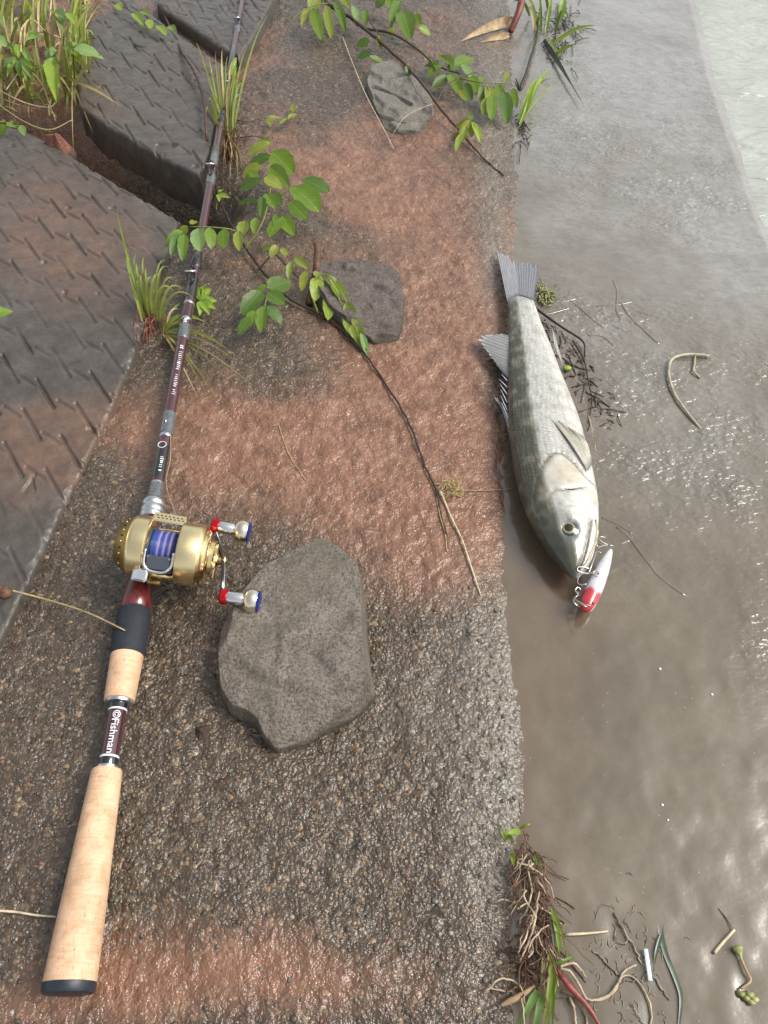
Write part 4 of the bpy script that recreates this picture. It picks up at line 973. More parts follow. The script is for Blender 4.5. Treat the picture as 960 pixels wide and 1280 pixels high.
fin('tail_fin', [(649, 368), (658, 371), (667, 374)], [(645, 325), (660, 327), (674, 331)], 8, 10, (.30, .31, .35), (.17, .18, .21), .05, z0=.0145, z1=.006, amp=.0003)
fin('second_dorsal_fin', [(638, 420), (637, 445), (637, 474)], [(626, 417), (594, 420), (607, 440), (628, 466)], 14, 8, (.40, .41, .41), (.25, .26, .26), .09, amp=.0005, z0=.018, z1=.012)
fin('spiny_dorsal_fin', [(637, 520), (637, 540), (640, 562)], [(612, 492), (621, 496), (630, 505)], 5, 9, (.50, .52, .56), (.14, .15, .16), .10, amp=.0012, z0=.018, z1=.010)
for (a, b_) in [((634, 476), (627, 468)), ((634, 484), (624, 474)), ((634, 493), (625, 480)), ((634, 503), (626, 487)), ((634, 513), (626, 495)), ((635, 522), (627, 503))]:
    MB().tube([P(*a, .018), P(*b_, .016)], [.0007, .0002], 6).build('fin_spine', 'white_paint', fish)
fin('pectoral_fin', [(735, 589), (740, 578), (737, 562)], [(684, 518), (690, 520), (706, 530), (722, 540)], 9, 10, (.66, .65, .56), (.50, .48, .38), .06, amp=.0004, arch=.004, z0=.0345, z1=.0385)
fin('pelvic_fin', [(750, 582), (748, 572), (744, 560)], [(734, 514), (737, 520), (742, 535)], 5, 8, (.62, .58, .44), (.36, .33, .18), .03, z0=.020, z1=.013)
fin('anal_fin', [(692, 428), (697, 442), (704, 458)], [(690, 408), (694, 420), (700, 440)], 6, 7, (.55, .55, .50), (.34, .33, .28), .05, z0=.018, z1=.012)
def patch(pts, up):
    return [skin_top(*q) + Vector((0, 0, up)) for q in pts]
MB().tube(patch([(744, 650), (746, 664), (743, 680), (737, 695), (729, 708)], -.0002), [.0016, .0022, .0020, .0015, .0007], 10).build('maxilla', 'maxilla_bone' if 'maxilla_bone' in MATS else (simple('maxilla_bone', (.42, .37, .27), .35, var=.2, vscale=200) and 'maxilla_bone'), fish)
MB().tube(patch([(705, 611), (718, 611), (730, 609)], .0001), [.0003, .0006, .0002], 6).build('gill_spine', 'hole_black', fish)
ec = skin_top(*eye_px); m = mpp(ec); en = (Vector((0, 0, 1)) + (camo.location - ec).normalized() * .35).normalized()
ea = en.orthogonal().normalized(); ebx = en.cross(ea)
eb = MB(); NR, NQ = 14, 32; vs, fs, cs = [], [], []
for i in range(NR + 1):
    r = i / NR
    for k in range(NQ):
        a = 2 * math.pi * k / NQ
        vs.append(ec + (ea * math.cos(a) + ebx * math.sin(a)) * r * 14.2 * m + en * (.0028 * (1 - r * r) - .0010))
        j = random.uniform(.7, 1.2)
        cs.append((.006, .006, .014) if r < .36 else ((.42 * j, .38 * j, .12 * j) if r < .52 else ((.13 * j, .13 * j, .07 * j) if r < .64 else ((.015, .02, .06) if r < .82 else (.07, .10, .12)))))
for i in range(NR):
    for k in range(NQ): k2 = (k + 1) % NQ; fs.append((i * NQ + k, i * NQ + NQ + k, i * NQ + NQ + k2, i * NQ + k2))
eb.cur = (1, 1, 1); eb.add(vs, fs); eb.c = cs; eb.build('eye', 'iris', fish)

# ------------------------------------------------------------------ lure with its hooks in the fish's jaw
vcol_mat('lure_paint', .3, coat=.8)
simple('wire', (.55, .53, .48), .25, .9, var=.1)
T0, T1 = P(764, 686, .010), P(730, 765, .008); LD = (T1 - T0).normalized(); LL = (T1 - T0).length; mm = mpp((T0 + T1) * .5)
lure = empty('fishing_lure', ((T0.x + T1.x) / 2, (T0.y + T1.y) / 2, MUD_Z), 'white minnow lure with a red head at the fish\'s mouth', 'lure')
lu = MB(); lu.cur = (1, 1, 1)
pr = [(.0, .5), (.02, 2.6), (.08, 4.4), (.2, 6.8), (.35, 9.0), (.5, 10.2), (.62, 10.8), (.74, 10.6), (.85, 9.9), (.93, 8.2), (.975, 5.6), (1.0, .8)]
n_ = 40; pf = [(i / n_ * LL, float(np.interp(i / n_, [a for a, _ in pr], [b_ for _, b_ in pr])) * mm) for i in range(n_ + 1)]
lu.lathe(T0, LD, pf, 28, (0, 0, 1)); cc = []
for i in range(n_ + 1):
    for k in range(28):
        f = i / n_ + .02 * math.sin(k * .9); j = float(sstep(.69, .735, f)); a = 2 * math.pi * k / 28
        wht = Vector((.74, .74, .80)); red = Vector((.62, .035, .05))
        if i / n_ > .9: red = Vector((.50, .02, .03))
        c = wht.lerp(red, j); cc.append(c[:])
lu.c = cc; lbdy = lu.build('lure_body', 'lure_paint', lure)
simple('lure_eye', (.02, .02, .02), .1, coat=1)
up = (Vector((0, 0, 1)) - LD * LD.z).normalized(); sdv = LD.cross(up).normalized()
for sg in (-1,):
    MB().ball(T0 + LD * LL * .88 + (up * .75 + sdv * sg * .66) * 8.6 * mm, 2.2 * mm).build('lure_eye', 'lure_eye', lbdy)
def wire(name, lst, r=.00065, par=lure, z=.010): MB().tube(bez([P(a, b_, c) for a, b_, c in lst], 22), r, 7).build(name, 'wire', par)
def treble(base, s_dir, pts_list):
    h = MB().tube([P(*base[0]), P(*base[1])], .0008, 7).build('treble_hook', 'wire', lure)
    for pl_ in pts_list: MB().tube(bez([P(*q) for q in pl_], 18), [.0007] * 14 + [.0006] * 40 if False else .0007, 7).build('hook_point', 'wire', h)
treble([(745, 717, .016), (736, 716, .017)], None, [[(737, 717, .017), (728, 716, .020), (722, 713, .022), (723, 709, .022), (730, 709, .020), (737, 711, .018)],
        [(737, 717, .017), (729, 717, .014), (723, 722, .012), (722, 728, .012), (726, 731, .013), (733, 730, .014)],
        [(736, 716, .017), (739, 708, .018), (743, 697, .022), (746, 690, .026), (751, 691, .026)]])
MB().ring(P(745, 717, .0175), (0, 0, 1), .0030, .0005, 16, 6).build('split_ring', 'wire', lure)
treble([(768, 683, .012), (760, 681, .014)], None, [[(760, 681, .014), (753, 678, .017), (749, 674, .02), (751, 671, .022), (757, 672, .02)],
        [(760, 681, .014), (754, 681, .012), (747, 679, .011), (745, 676, .012)], [(760, 681, .014), (754, 682, .018), (748, 684, .022), (746, 681, .024)]])
treble([(724, 745, .010), (721, 739, .011)], None, [[(724, 742, .011), (720, 746, .012), (717, 750, .010), (719, 755, .008), (726, 759, .006)], [(722, 742, .012), (719, 738, .012), (722, 734, .012), (726, 737, .011)]])
wire('line_tie', [(717, 748, .012), (725, 753, .017), (732, 756, .020), (738, 757, .020)], .0007)
wire('line_tie', [(719, 752, .010), (728, 756, .019), (734, 759, .019)], .0006)
# ------------------------------------------------------------------ plants
leafmat('leaf_green', (.12, .24, .022), (.21, .34, .03))
leafmat('leaf_dark', (.065, .155, .022), (.13, .23, .028))
leafmat('leaf_yellow', (.22, .30, .035), (.34, .38, .05))
leafmat('leaf_lime', (.27, .42, .045), (.36, .50, .07))
leafmat('leaf_pale', (.22, .38, .12), (.30, .46, .16))
leafmat('grass_green', (.20, .28, .05), (.30, .33, .07), .5, .3)
leafmat('grass_straw', (.42, .33, .14), (.52, .43, .20), .55, .2)
leafmat('grass_red', (.14, .035, .022), (.20, .06, .03), .5, .1)
simple('stem_brown', (.075, .045, .030), .55, var=.3, vscale=150, bump=.4, bscale=500)
simple('stem_dark', (.035, .022, .017), .5, var=.3, vscale=150)
simple('straw', (.46, .35, .17), .5, var=.25, vscale=120)
simple('straw_pale', (.62, .52, .34), .5, var=.2, vscale=120)
simple('reed_wet', (.42, .38, .27), .35, var=.25, vscale=90)
simple('bark_red', (.20, .055, .03), .5, var=.35, vscale=90, bump=.5, bscale=400)
simple('dry_leaf', (.40, .28, .15), .6, var=.3, vscale=80, bump=.3)
simple('dead_leaf', (.12, .06, .03), .6, var=.4, vscale=160, bump=.5, bscale=500)
simple('root_brown', (.14, .075, .045), .6, var=.35, vscale=150)
simple('root_mud', (.24, .20, .15), .4, var=.35, vscale=110)
simple('litter_dark', (.085, .065, .05), .5, var=.35, vscale=150)
simple('root_pale', (.46, .36, .25), .55, var=.3, vscale=150)
simple('rhizome_red', (.22, .045, .04), .4, var=.3, vscale=120)
simple('green_wet', (.075, .105, .075), .3, var=.3, vscale=70)
simple('plastic_blue', (.55, .66, .76), .4, var=.05)
simple('pod_green', (.30, .32, .12), .45, var=.3, vscale=150)
simple('foam_white', (.7, .69, .66), .3, var=.05)
LEAFS = {}
def leaf_mesh(kind, var):
    """unit leaf along +X (length 1), width along Y; folded on the midrib and curled"""
    n, wk = 9, {'oval': 1.0, 'lance': 1.0, 'round': 1.0}[kind]
    r = random.Random(var * 17 + len(kind)); vs, fs = [], []
    curl = r.uniform(.05, .28); fold = r.uniform(.05, .30); tw = r.uniform(-.25, .25)
    for i in range(n + 1):
        t = i / n
        if kind == 'oval': w_ = math.sin(math.pi * t ** .85) ** .62 * .5
        elif kind == 'round': w_ = (math.sin(math.pi * min(1, t * .96 + .02)) ** .5) * .5
        else: w_ = math.sin(math.pi * t ** .72) ** .9 * .5
        w_ = max(w_, .012) * (1 + .05 * math.sin(t * 21 + var))
        zc = -curl * (t - .45) ** 2 * 1.6 + curl * .2
        for j in range(-2, 3):
            y = w_ * j / 2; z = zc + abs(j / 2) ** 1.5 * fold * w_ + tw * (t - .5) * y + .018 * math.sin(t * 16 + j * 2 + var) * (abs(j) / 2)
            vs.append((t, y, z))
    for i in range(n):
        for j in range(4): a = i * 5 + j; fs.append((a, a + 5, a + 6, a + 1))
    top = len(vs)
    me = bpy.data.meshes.new('leaf'); me.from_pydata(vs, [], fs); me.shade_smooth(); return me
def leaf(par, a, b, wpx, mat='leaf_green', kind='oval', z0=.02, z1=.014, tilt=0.0, name='leaf', label=None):
    pa, pb = pxs([(a[0], a[1], z0), (b[0], b[1], z1)])
    X_ = pb - pa; ln = X_.length; xh = X_.normalized()
    n0 = (Vector((0, 0, 1)) * .75 + (camo.location - pa).normalized() * .45 + Vector((random.uniform(-.3, .3) + tilt, random.uniform(-.3, .3), 0)))
    y_ = n0.cross(xh).normalized(); z_ = xh.cross(y_).normalized(); wd_ = wpx * mpp(pa) * random.uniform(.98, 1.2)
    key = (kind, mat, random.randrange(4))
    if key not in LEAFS:
        me = leaf_mesh(kind, key[2]); me.materials.append(MATS[mat]); LEAFS[key] = me
    o = bpy.data.objects.new(name, LEAFS[key]); COL.objects.link(o); o.parent = par; ORIG[o] = pa
    M = Matrix(((xh.x * ln, y_.x * wd_, z_.x * ln * .8, pa.x - ORIG[par].x), (xh.y * ln, y_.y * wd_, z_.y * ln * .8, pa.y - ORIG[par].y), (xh.z * ln, y_.z * wd_, z_.z * ln * .8, pa.z - ORIG[par].z), (0, 0, 0, 1)))
    o.matrix_basis = M
    if label: o['label'] = label
    return o
def stem(par, pts, r0, r1, mat='stem_brown', name='stem', n=24, wig=0.0, seg=7):
    c = bez(pxs(pts), n); k = len(c)
    if wig: c = [p + Vector((random.gauss(0, wig), random.gauss(0, wig), abs(random.gauss(0, wig)))) for p in c]
    return MB().tube(c, [r0 + (r1 - r0) * i / (k - 1) for i in range(k)], seg).build(name, mat, par)
def twig(name, label, cat, pts, r0, r1, mat, n=24, group=None, wig=0.0):
    c = bez(pxs(pts), n); k = len(c)
    if wig: c = [p + Vector((random.gauss(0, wig), random.gauss(0, wig), abs(random.gauss(0, wig)))) for p in c]
    o = MB().tube(c, [r0 + (r1 - r0) * i / (k - 1) for i in range(k)], 8).build(name, mat, None, org=c[0])
    return tag(o, label, cat, group)
def plant(name, px_, py_, label, cat, group=None):
    p = pxs([(px_, py_)])[0]; return empty(name, p, label, cat, group)
def grass(par, base, tip, wpx, mat='grass_green', h=.05, zt=.02, z0=.0, name='blade', sag=.0):
    a, b = pxs([(base[0], base[1], z0), (tip[0], tip[1], zt)])
    m = a.lerp(b, .5); m.z = max(a.z, b.z) * .5 + min(a.z, b.z) * .5 + h
    pts = [(1 - t) ** 2 * a + 2 * t * (1 - t) * m + t * t * b for t in [i / 9 for i in range(10)]]
    side = (camo.location - a).normalized()
    return MB().blade(pts, wpx * mpp(a), up=side + Vector((random.uniform(-.5, .5), 0, random.uniform(-.2, .4)))).build(name, mat, par)

# the creeper at the top
v1 = plant('creeper', 470, 60, 'green creeper with paired oval leaves hanging over the grey stone at the top', 'creeper')
stem(v1, [(392, -22, .03), (412, 6, .03), (438, 22, .025), (470, 48, .022), (497, 72, .02), (522, 98, .026), (548, 132, .018), (578, 168, .008), (602, 196, .003), (630, 220, .001)], .0042, .0012, 'stem_brown', n=40, wig=.0006)
stem(v1, [(458, 36, .024), (490, 42, .03), (520, 60, .03), (546, 82, .022), (575, 92, .03)], .0026, .0012, 'stem_brown')
stem(v1, [(416, 4, .03), (395, 6, .04), (375, 16, .045), (364, 26, .045)], .0014, .0008, 'grass_green')
stem(v1, [(470, 8, .03), (462, 24, .035), (475, 44, .03)], .0016, .001, 'stem_brown')
stem(v1, [(545, 130, .018), (556, 110, .03), (572, 98, .035), (596, 90, .03)], .0014, .0008, 'stem_brown')
stem(v1, [(575, 98, .03), (600, 103, .035), (630, 104, .03), (644, 108, .02)], .0013, .0007, 'grass_green')
for (a, b_, w_, m, k) in [((386, 10), (377, 33), 9, 'leaf_yellow', 'oval'), ((391, 10), (402, 50), 15, 'leaf_green', 'oval'), ((408, 6), (414, 48), 11, 'leaf_yellow', 'oval'), ((418, 2), (432, 39), 10, 'leaf_green', 'oval'),
        ((441, 6), (447, 33), 9, 'leaf_pale', 'oval'), ((456, 12), (458, 32), 10, 'leaf_green', 'oval'), ((398, -6), (388, 12), 16, 'leaf_yellow', 'oval'), ((425, -6), (437, 10), 12, 'leaf_yellow', 'oval'),
        ((503, 14), (513, 46), 21, 'leaf_green', 'round'), ((519, 18), (524, 30), 12, 'leaf_green', 'round'), ((500, 0), (488, 34), 13, 'leaf_green', 'oval'), ((484, -8), (492, 16), 12, 'leaf_green', 'oval'), ((480, -4), (470, 10), 12, 'leaf_dark', 'oval'), ((494, 36), (486, 46), 9, 'leaf_yellow', 'oval'), ((523, 34), (538, 44), 11, 'leaf_lime', 'oval'),
        ((462, 50), (446, 58), 10, 'leaf_dark', 'oval'), ((474, 44), (477, 62), 8, 'leaf_yellow', 'oval'), ((464, 66), (446, 74), 11, 'leaf_dark', 'oval'), ((462, 70), (482, 79), 7, 'leaf_green', 'oval'), ((508, 82), (512, 97), 8, 'leaf_dark', 'oval'),
        ((566, 84), (548, 72), 13, 'leaf_green', 'oval'), ((566, 82), (591, 72), 14, 'leaf_green', 'oval'), ((560, 88), (580, 78), 13, 'leaf_dark', 'oval'), ((562, 92), (576, 118), 14, 'leaf_green', 'oval'), ((578, 80), (590, 98), 13, 'leaf_pale', 'oval'), ((560, 95), (540, 110), 12, 'leaf_dark', 'oval'), ((552, 82), (534, 98), 12, 'leaf_green', 'oval'), ((545, 88), (540, 76), 9, 'leaf_pale', 'oval'),
        ((548, 84), (530, 82), 9, 'leaf_green', 'oval'), ((590, 94), (596, 118), 12, 'leaf_green', 'oval'), ((582, 104), (590, 126), 11, 'leaf_dark', 'oval'), ((574, 112), (584, 126), 9, 'leaf_yellow', 'oval'),
        ((606, 106), (601, 128), 12, 'leaf_dark', 'oval'), ((611, 108), (612, 132), 14, 'leaf_yellow', 'round'), ((607, 122), (604, 144), 10, 'leaf_yellow', 'oval'), ((615, 118), (614, 150), 14, 'leaf_green', 'oval'), ((629, 114), (634, 154), 17, 'leaf_dark', 'oval'), ((622, 106), (628, 128), 10, 'leaf_green', 'oval'), ((630, 104), (638, 92), 9, 'leaf_yellow', 'oval'), ((641, 110), (646, 134), 9, 'leaf_green', 'oval'), ((596, 104), (606, 96), 8, 'leaf_green', 'oval'),
        ((588, 150), (570, 160), 9, 'leaf_yellow', 'oval'), ((588, 150), (572, 172), 9, 'leaf_yellow', 'oval'), ((590, 152), (601, 178), 9, 'leaf_lime', 'oval'), ((589, 154), (590, 172), 8, 'leaf_yellow', 'oval'), ((576, 166), (570, 190), 8, 'leaf_lime', 'oval'), ((590, 150), (586, 142), 7, 'leaf_green', 'oval'), ((573, 165), (566, 176), 7, 'dead_leaf', 'oval'), ((582, 158), (578, 178), 7, 'leaf_yellow', 'oval')]:
    h = .03 if b_[1] < 60 else .024
    leaf(v1, a, b_, w_, m, k, h + random.uniform(0, .008), h - .008)

# the creeper across the middle
v2 = plant('creeper', 330, 345, 'green and yellow creeper trailing between the rod and the purplish stone', 'creeper')
stem(v2, [(268, 225, .004), (278, 258, .006), (292, 286, .010), (308, 312, .010), (325, 335, .008), (342, 354, .006), (365, 376, .005), (392, 389, .004), (420, 406, .003), (446, 432, .003), (462, 450, .003), (488, 490, .003), (512, 530, .003), (532, 585, .003), (545, 612, .002), (550, 640, .001), (558, 668, .001)], .0020, .0009, 'stem_dark', n=70, wig=.0004)
stem(v2, [(325, 335, .008), (342, 318, .02), (356, 330, .02), (372, 346, .015), (384, 352, .02)], .0012, .0008, 'stem_dark')
stem(v2, [(306, 312, .01), (326, 282, .03), (336, 250, .04), (340, 215, .04), (342, 185, .04)], .0013, .0008, 'grass_green')
stem(v2, [(302, 300, .01), (292, 288, .025), (262, 284, .035), (232, 284, .04), (222, 290, .04)], .0012, .0007, 'grass_green')
stem(v2, [(336, 250, .04), (356, 240, .045), (376, 238, .045)], .0011, .0007, 'grass_green')
stem(v2, [(345, 356, .006), (338, 362, .02), (332, 378, .03), (330, 395, .03)], .0012, .0008, 'grass_green')
stem(v2, [(398, 392, .004), (388, 362, .02), (398, 345, .03), (412, 346, .03), (430, 372, .02), (446, 405, .012), (458, 438, .006)], .0014, .0008, 'leaf_yellow')
for (a, b_, w_, m, k) in [((338, 178), (309, 193), 13, 'leaf_yellow', 'oval'), ((340, 176), (318, 182), 9, 'leaf_green', 'oval'), ((338, 194), (311, 206), 13, 'leaf_dark', 'oval'), ((326, 206), (302, 221), 15, 'leaf_yellow', 'oval'),
        ((340, 190), (366, 216), 24, 'leaf_green', 'round'), ((337, 208), (362, 234), 18, 'leaf_green', 'oval'), ((330, 222), (352, 236), 16, 'leaf_yellow', 'oval'), ((326, 224), (298, 238), 15, 'leaf_dark', 'oval'), ((322, 228), (312, 212), 10, 'leaf_green', 'oval'),
        ((366, 233), (398, 262), 32, 'leaf_green', 'round'), ((380, 224), (411, 240), 22, 'leaf_dark', 'round'), ((362, 252), (384, 274), 20, 'leaf_green', 'oval'), ((332, 242), (344, 262), 13, 'leaf_green', 'oval'), ((328, 246), (325, 272), 11, 'leaf_dark', 'oval'), ((320, 252), (297, 256), 10, 'leaf_dark', 'oval'), ((344, 240), (352, 258), 9, 'leaf_dark', 'oval'),
        ((352, 272), (336, 296), 16, 'leaf_green', 'oval'), ((352, 270), (368, 294), 17, 'leaf_green', 'oval'), ((345, 268), (346, 290), 10, 'leaf_dark', 'oval'),
        ((247, 285), (250, 315), 17, 'leaf_pale', 'oval'), ((262, 284), (264, 311), 15, 'leaf_green', 'oval'), ((279, 286), (280, 311), 14, 'leaf_green', 'oval'), ((298, 289), (299, 314), 11, 'leaf_yellow', 'oval'), ((306, 276), (302, 296), 14, 'leaf_yellow', 'oval'), ((320, 272), (318, 292), 11, 'leaf_green', 'oval'),
        ((228, 288), (208, 308), 13, 'leaf_green', 'oval'), ((230, 292), (228, 326), 14, 'leaf_green', 'oval'), ((222, 292), (214, 320), 12, 'leaf_dark', 'oval'), ((234, 282), (226, 294), 10, 'leaf_yellow', 'oval'), ((238, 280), (246, 276), 8, 'leaf_yellow', 'oval'),
        ((334, 360), (364, 352), 22, 'leaf_dark', 'oval'), ((334, 366), (356, 380), 18, 'leaf_dark', 'oval'), ((327, 364), (303, 392), 20, 'leaf_dark', 'round'), ((330, 382), (326, 416), 14, 'leaf_green', 'oval'), ((335, 382), (352, 404), 16, 'leaf_dark', 'oval'), ((312, 396), (298, 418), 13, 'leaf_dark', 'oval'), ((318, 388), (310, 408), 12, 'leaf_green', 'oval'), ((332, 356), (322, 366), 8, 'leaf_green', 'oval'),
        ((368, 322), (386, 336), 11, 'leaf_yellow', 'oval'), ((364, 327), (361, 350), 9, 'leaf_yellow', 'oval'), ((346, 306), (338, 322), 9, 'leaf_yellow', 'oval'), ((350, 312), (360, 318), 8, 'leaf_yellow', 'oval'), ((340, 308), (328, 312), 8, 'leaf_yellow', 'oval'),
        ((382, 338), (377, 364), 11, 'leaf_yellow', 'oval'), ((397, 346), (394, 376), 15, 'leaf_lime', 'oval'), ((391, 340), (404, 350), 10, 'leaf_yellow', 'oval'), ((414, 364), (410, 400), 16, 'leaf_lime', 'oval'), ((408, 344), (424, 362), 12, 'leaf_yellow', 'oval'), ((416, 352), (432, 380), 13, 'leaf_lime', 'oval'), ((424, 364), (438, 396), 13, 'leaf_yellow', 'oval'),
        ((422, 372), (430, 402), 11, 'leaf_lime', 'oval'), ((432, 378), (446, 408), 13, 'leaf_yellow', 'oval'), ((434, 390), (438, 418), 12, 'leaf_lime', 'oval'), ((442, 394), (453, 422), 12, 'leaf_yellow', 'oval'), ((446, 408), (452, 436), 12, 'leaf_yellow', 'oval'), ((451, 416), (459, 446), 9, 'leaf_pale', 'oval'), ((438, 406), (446, 426), 10, 'leaf_yellow', 'oval')]:
    yel = b_[0] > 360 and b_[1] > 320
    h = (.022 if yel else .042) if b_[1] < 345 or yel else .03
    if yel: h = float(np.interp(b_[1], [330, 440], [.030, .008]))
    leaf(v2, a, b_, w_, m, k, h + random.uniform(0, .006), max(.002, h - .006))
dc = pxs([(386, 380, .004), (391, 360, .010), (394, 345, .02), (396, 330, .03), (397, 312, .034), (396, 306, .034)])
MB().tube(bez(dc, 16), [.006, .007, .0065, .005, .0045, .0048, .0052, .0055, .0055, .005, .0045, .004, .003, .003, .002, .002, .001][:len(bez(dc, 16))] + [.002] * 20 if False else .0048, 9).build('dead_shoot', 'dead_leaf', v2)
stem(v2, [(540, 604, .002), (556, 606, .004), (575, 612, .003), (606, 613, .002), (640, 611, .001)], .0007, .0004, 'straw')

sp_ = plant('sprout', 255, 378, 'small lime green sprout with pointed leaves close beside the rod', 'sprout')
stem(sp_, [(247, 398, 0), (249, 385, .012), (251, 376, .018)], .0014, .001, 'leaf_lime')
for b_ in [(272, 376), (264, 360), (262, 393), (248, 358), (270, 386), (250, 394), (258, 352)]:
    leaf(sp_, (251, 375), b_, 9, 'leaf_lime', 'lance', .02, .014)
s2 = plant('sprout', 276, 246, 'tiny lime shoot beside the rod below the second guide ring', 'sprout')
stem(s2, [(270, 262, 0), (272, 250, .01), (274, 242, .014)], .001, .0006, 'leaf_lime')
for a, b_ in [((273, 243), (288, 247)), ((274, 240), (280, 236)), ((273, 242), (274, 252))]: leaf(s2, a, b_, 6, 'leaf_lime', 'lance', .015, .012)
s3 = plant('sprout', 335, 170, 'thin twig with two pale yellow leaves on the pink concrete', 'sprout')
stem(s3, [(300, 172, .004), (318, 170, .006), (334, 172, .006), (350, 158, .012), (366, 146, .016)], .0009, .0005, 'stem_brown')
stem(s3, [(296, 150, .004), (314, 152, .004), (330, 142, .006)], .0008, .0005, 'stem_brown')
for a, b_ in [((332, 150), (350, 146)), ((336, 150), (338, 158)), ((350, 156), (366, 148)), ((360, 150), (372, 142)), ((366, 140), (368, 128))]: leaf(s3, a, b_, 7, 'leaf_yellow', 'lance', .014, .012)
s4 = plant('sprout', 200, 25, 'trailing shoot of small lime leaves on the middle block by the top edge', 'sprout')
stem(s4, [(140, 2, .012), (160, 12, .008), (180, 26, .008), (200, 34, .006), (222, 40, .006)], .001, .0006, 'stem_brown')
for a, b_ in [((146, 4), (152, 12)), ((166, 16), (180, 32)), ((186, 24), (188, 36)), ((196, 32), (208, 44)), ((212, 32), (220, 46)), ((186, 20), (176, 14))]: leaf(s4, a, b_, 10, 'leaf_lime', 'oval', .014, .010)

# grass tufts
def tuft(px_, py_, label, blades, reds, group='grass tufts in the joints'):
    g = plant('grass_tuft', px_, py_, label, 'grass tuft', group)
    for (a, b_, w_, m, h) in blades: grass(g, a, b_, w_, m, h, zt=.012 if h < .03 else .045)
    b = MB(); 
    for _ in range(46):
        a = (px_ + random.gauss(0, reds[0]), py_ + random.gauss(0, reds[1])); e = (a[0] + random.gauss(reds[2], 7), a[1] + random.gauss(reds[3], 14))
        p, q_ = pxs([(a[0], a[1], .0), (e[0], e[1], .010)]); m_ = p.lerp(q_, .5); m_.z += .008
        b.blade([p, m_, q_], 2.2 * mpp(p), up=(0, -.6, .8))
    o = b.build('sheaths', reds[4], g); o['kind'] = 'stuff'; return g
bl = []
for (bx, by, tx, ty) in [(183, 404, 144, 262), (185, 402, 152, 295), (178, 402, 160, 322), (180, 405, 168, 318), (186, 400, 172, 330), (190, 400, 184, 322), (193, 402, 186, 338), (196, 400, 206, 326), (198, 402, 210, 334), (200, 404, 220, 350), (192, 404, 200, 345), (184, 406, 164, 344), (188, 402, 180, 348), (194, 404, 216, 364), (200, 408, 228, 362), (202, 410, 240, 372), (188, 404, 196, 350), (182, 404, 176, 356)]:
    bl.append(((bx, by), (tx + random.uniform(-3, 3), ty), random.uniform(2.6, 4.2), 'grass_green', .055))
for (bx, by, tx, ty) in [(204, 412, 236, 378), (206, 412, 242, 398), (206, 416, 244, 412), (206, 420, 238, 432), (204, 424, 226, 444), (206, 414, 252, 398), (208, 412, 226, 388), (210, 412, 262, 404), (208, 416, 298, 452), (210, 418, 318, 484), (206, 420, 284, 470), (204, 420, 272, 494), (206, 418, 252, 476), (208, 414, 290, 440), (204, 418, 246, 500), (206, 416, 276, 430), (208, 420, 262, 484)]:
    bl.append(((bx, by), (tx + random.uniform(-3, 3), ty), random.uniform(2.4, 3.4), random.choice(['grass_green', 'grass_straw', 'leaf_yellow']), .028))
tuft(188, 414, 'yellow green grass tuft with red base beside the near block corner', bl, (9, 10, 0, -14, 'grass_red'))
bl = []
for (bx, by, tx, ty) in [(280, 168, 243, 52), (279, 165, 262, 72), (281, 165, 268, 64), (283, 165, 272, 78), (284, 166, 276, 62), (286, 165, 286, 70), (288, 165, 292, 76), (290, 165, 298, 84), (292, 165, 312, 58), (292, 166, 334, 18), (281, 168, 266, 90), (282, 168, 258, 100), (287, 168, 296, 92), (289, 168, 300, 100), (284, 168, 282, 88), (291, 170, 306, 104), (278, 170, 262, 126), (286, 170, 290, 98), (293, 170, 304, 120), (276, 172, 258, 140)]:
    bl.append(((bx, by), (tx + random.uniform(-2, 2), ty), random.uniform(2.4, 3.8), 'grass_green' if random.random() < .75 else 'grass_straw', .05))
for _ in range(10): bl.append(((286 + random.gauss(0, 6), 165), (290 + random.gauss(0, 16), 208 + random.gauss(0, 8)), 2.0, 'grass_straw', .012))
bl.append(((290, 120), (296, 72), 9, 'leaf_lime', .03))
tuft(286, 170, 'upright grass tuft behind the rod at the middle block corner', bl, (8, 8, 2, 18, 'dead_leaf'))

# the weedy corner at the top left
wd_ = plant('grass_tuft', 40, 60, 'tangled dry and green grass filling the top left corner', 'grass tuft', 'grass tufts in the joints')
for i in range(120):
    bx, by = random.uniform(-30, 118), random.uniform(40, 135)
    if bx > 95: by = min(by, 90)
    up_ = random.random() < .7
    tx = bx + random.gauss(4, 16); ty = by - random.uniform(40, 105) if up_ else by + random.uniform(5, 40)
    grass(wd_, (bx, by), (tx, ty), random.uniform(2.2, 5.5), random.choice(['grass_green', 'grass_straw', 'grass_straw', 'leaf_yellow', 'grass_green']), random.uniform(.02, .06), zt=random.uniform(.02, .09) if up_ else .01)
for i in range(150):
    bx, by = random.uniform(-30, 120), random.uniform(-40, 150)
    if by > 60 and bx > 92 - (by - 60) * .1: continue
    ang_ = random.uniform(0, 6.3); ln_b = random.uniform(15, 50)
    grass(wd_, (bx, by), (bx + math.cos(ang_) * ln_b * .6, by + math.sin(ang_) * ln_b * .6), random.uniform(2, 4), random.choice(['grass_straw', 'dry_leaf', 'dead_leaf', 'grass_straw', 'grass_green']), random.uniform(.005, .03), zt=.01)
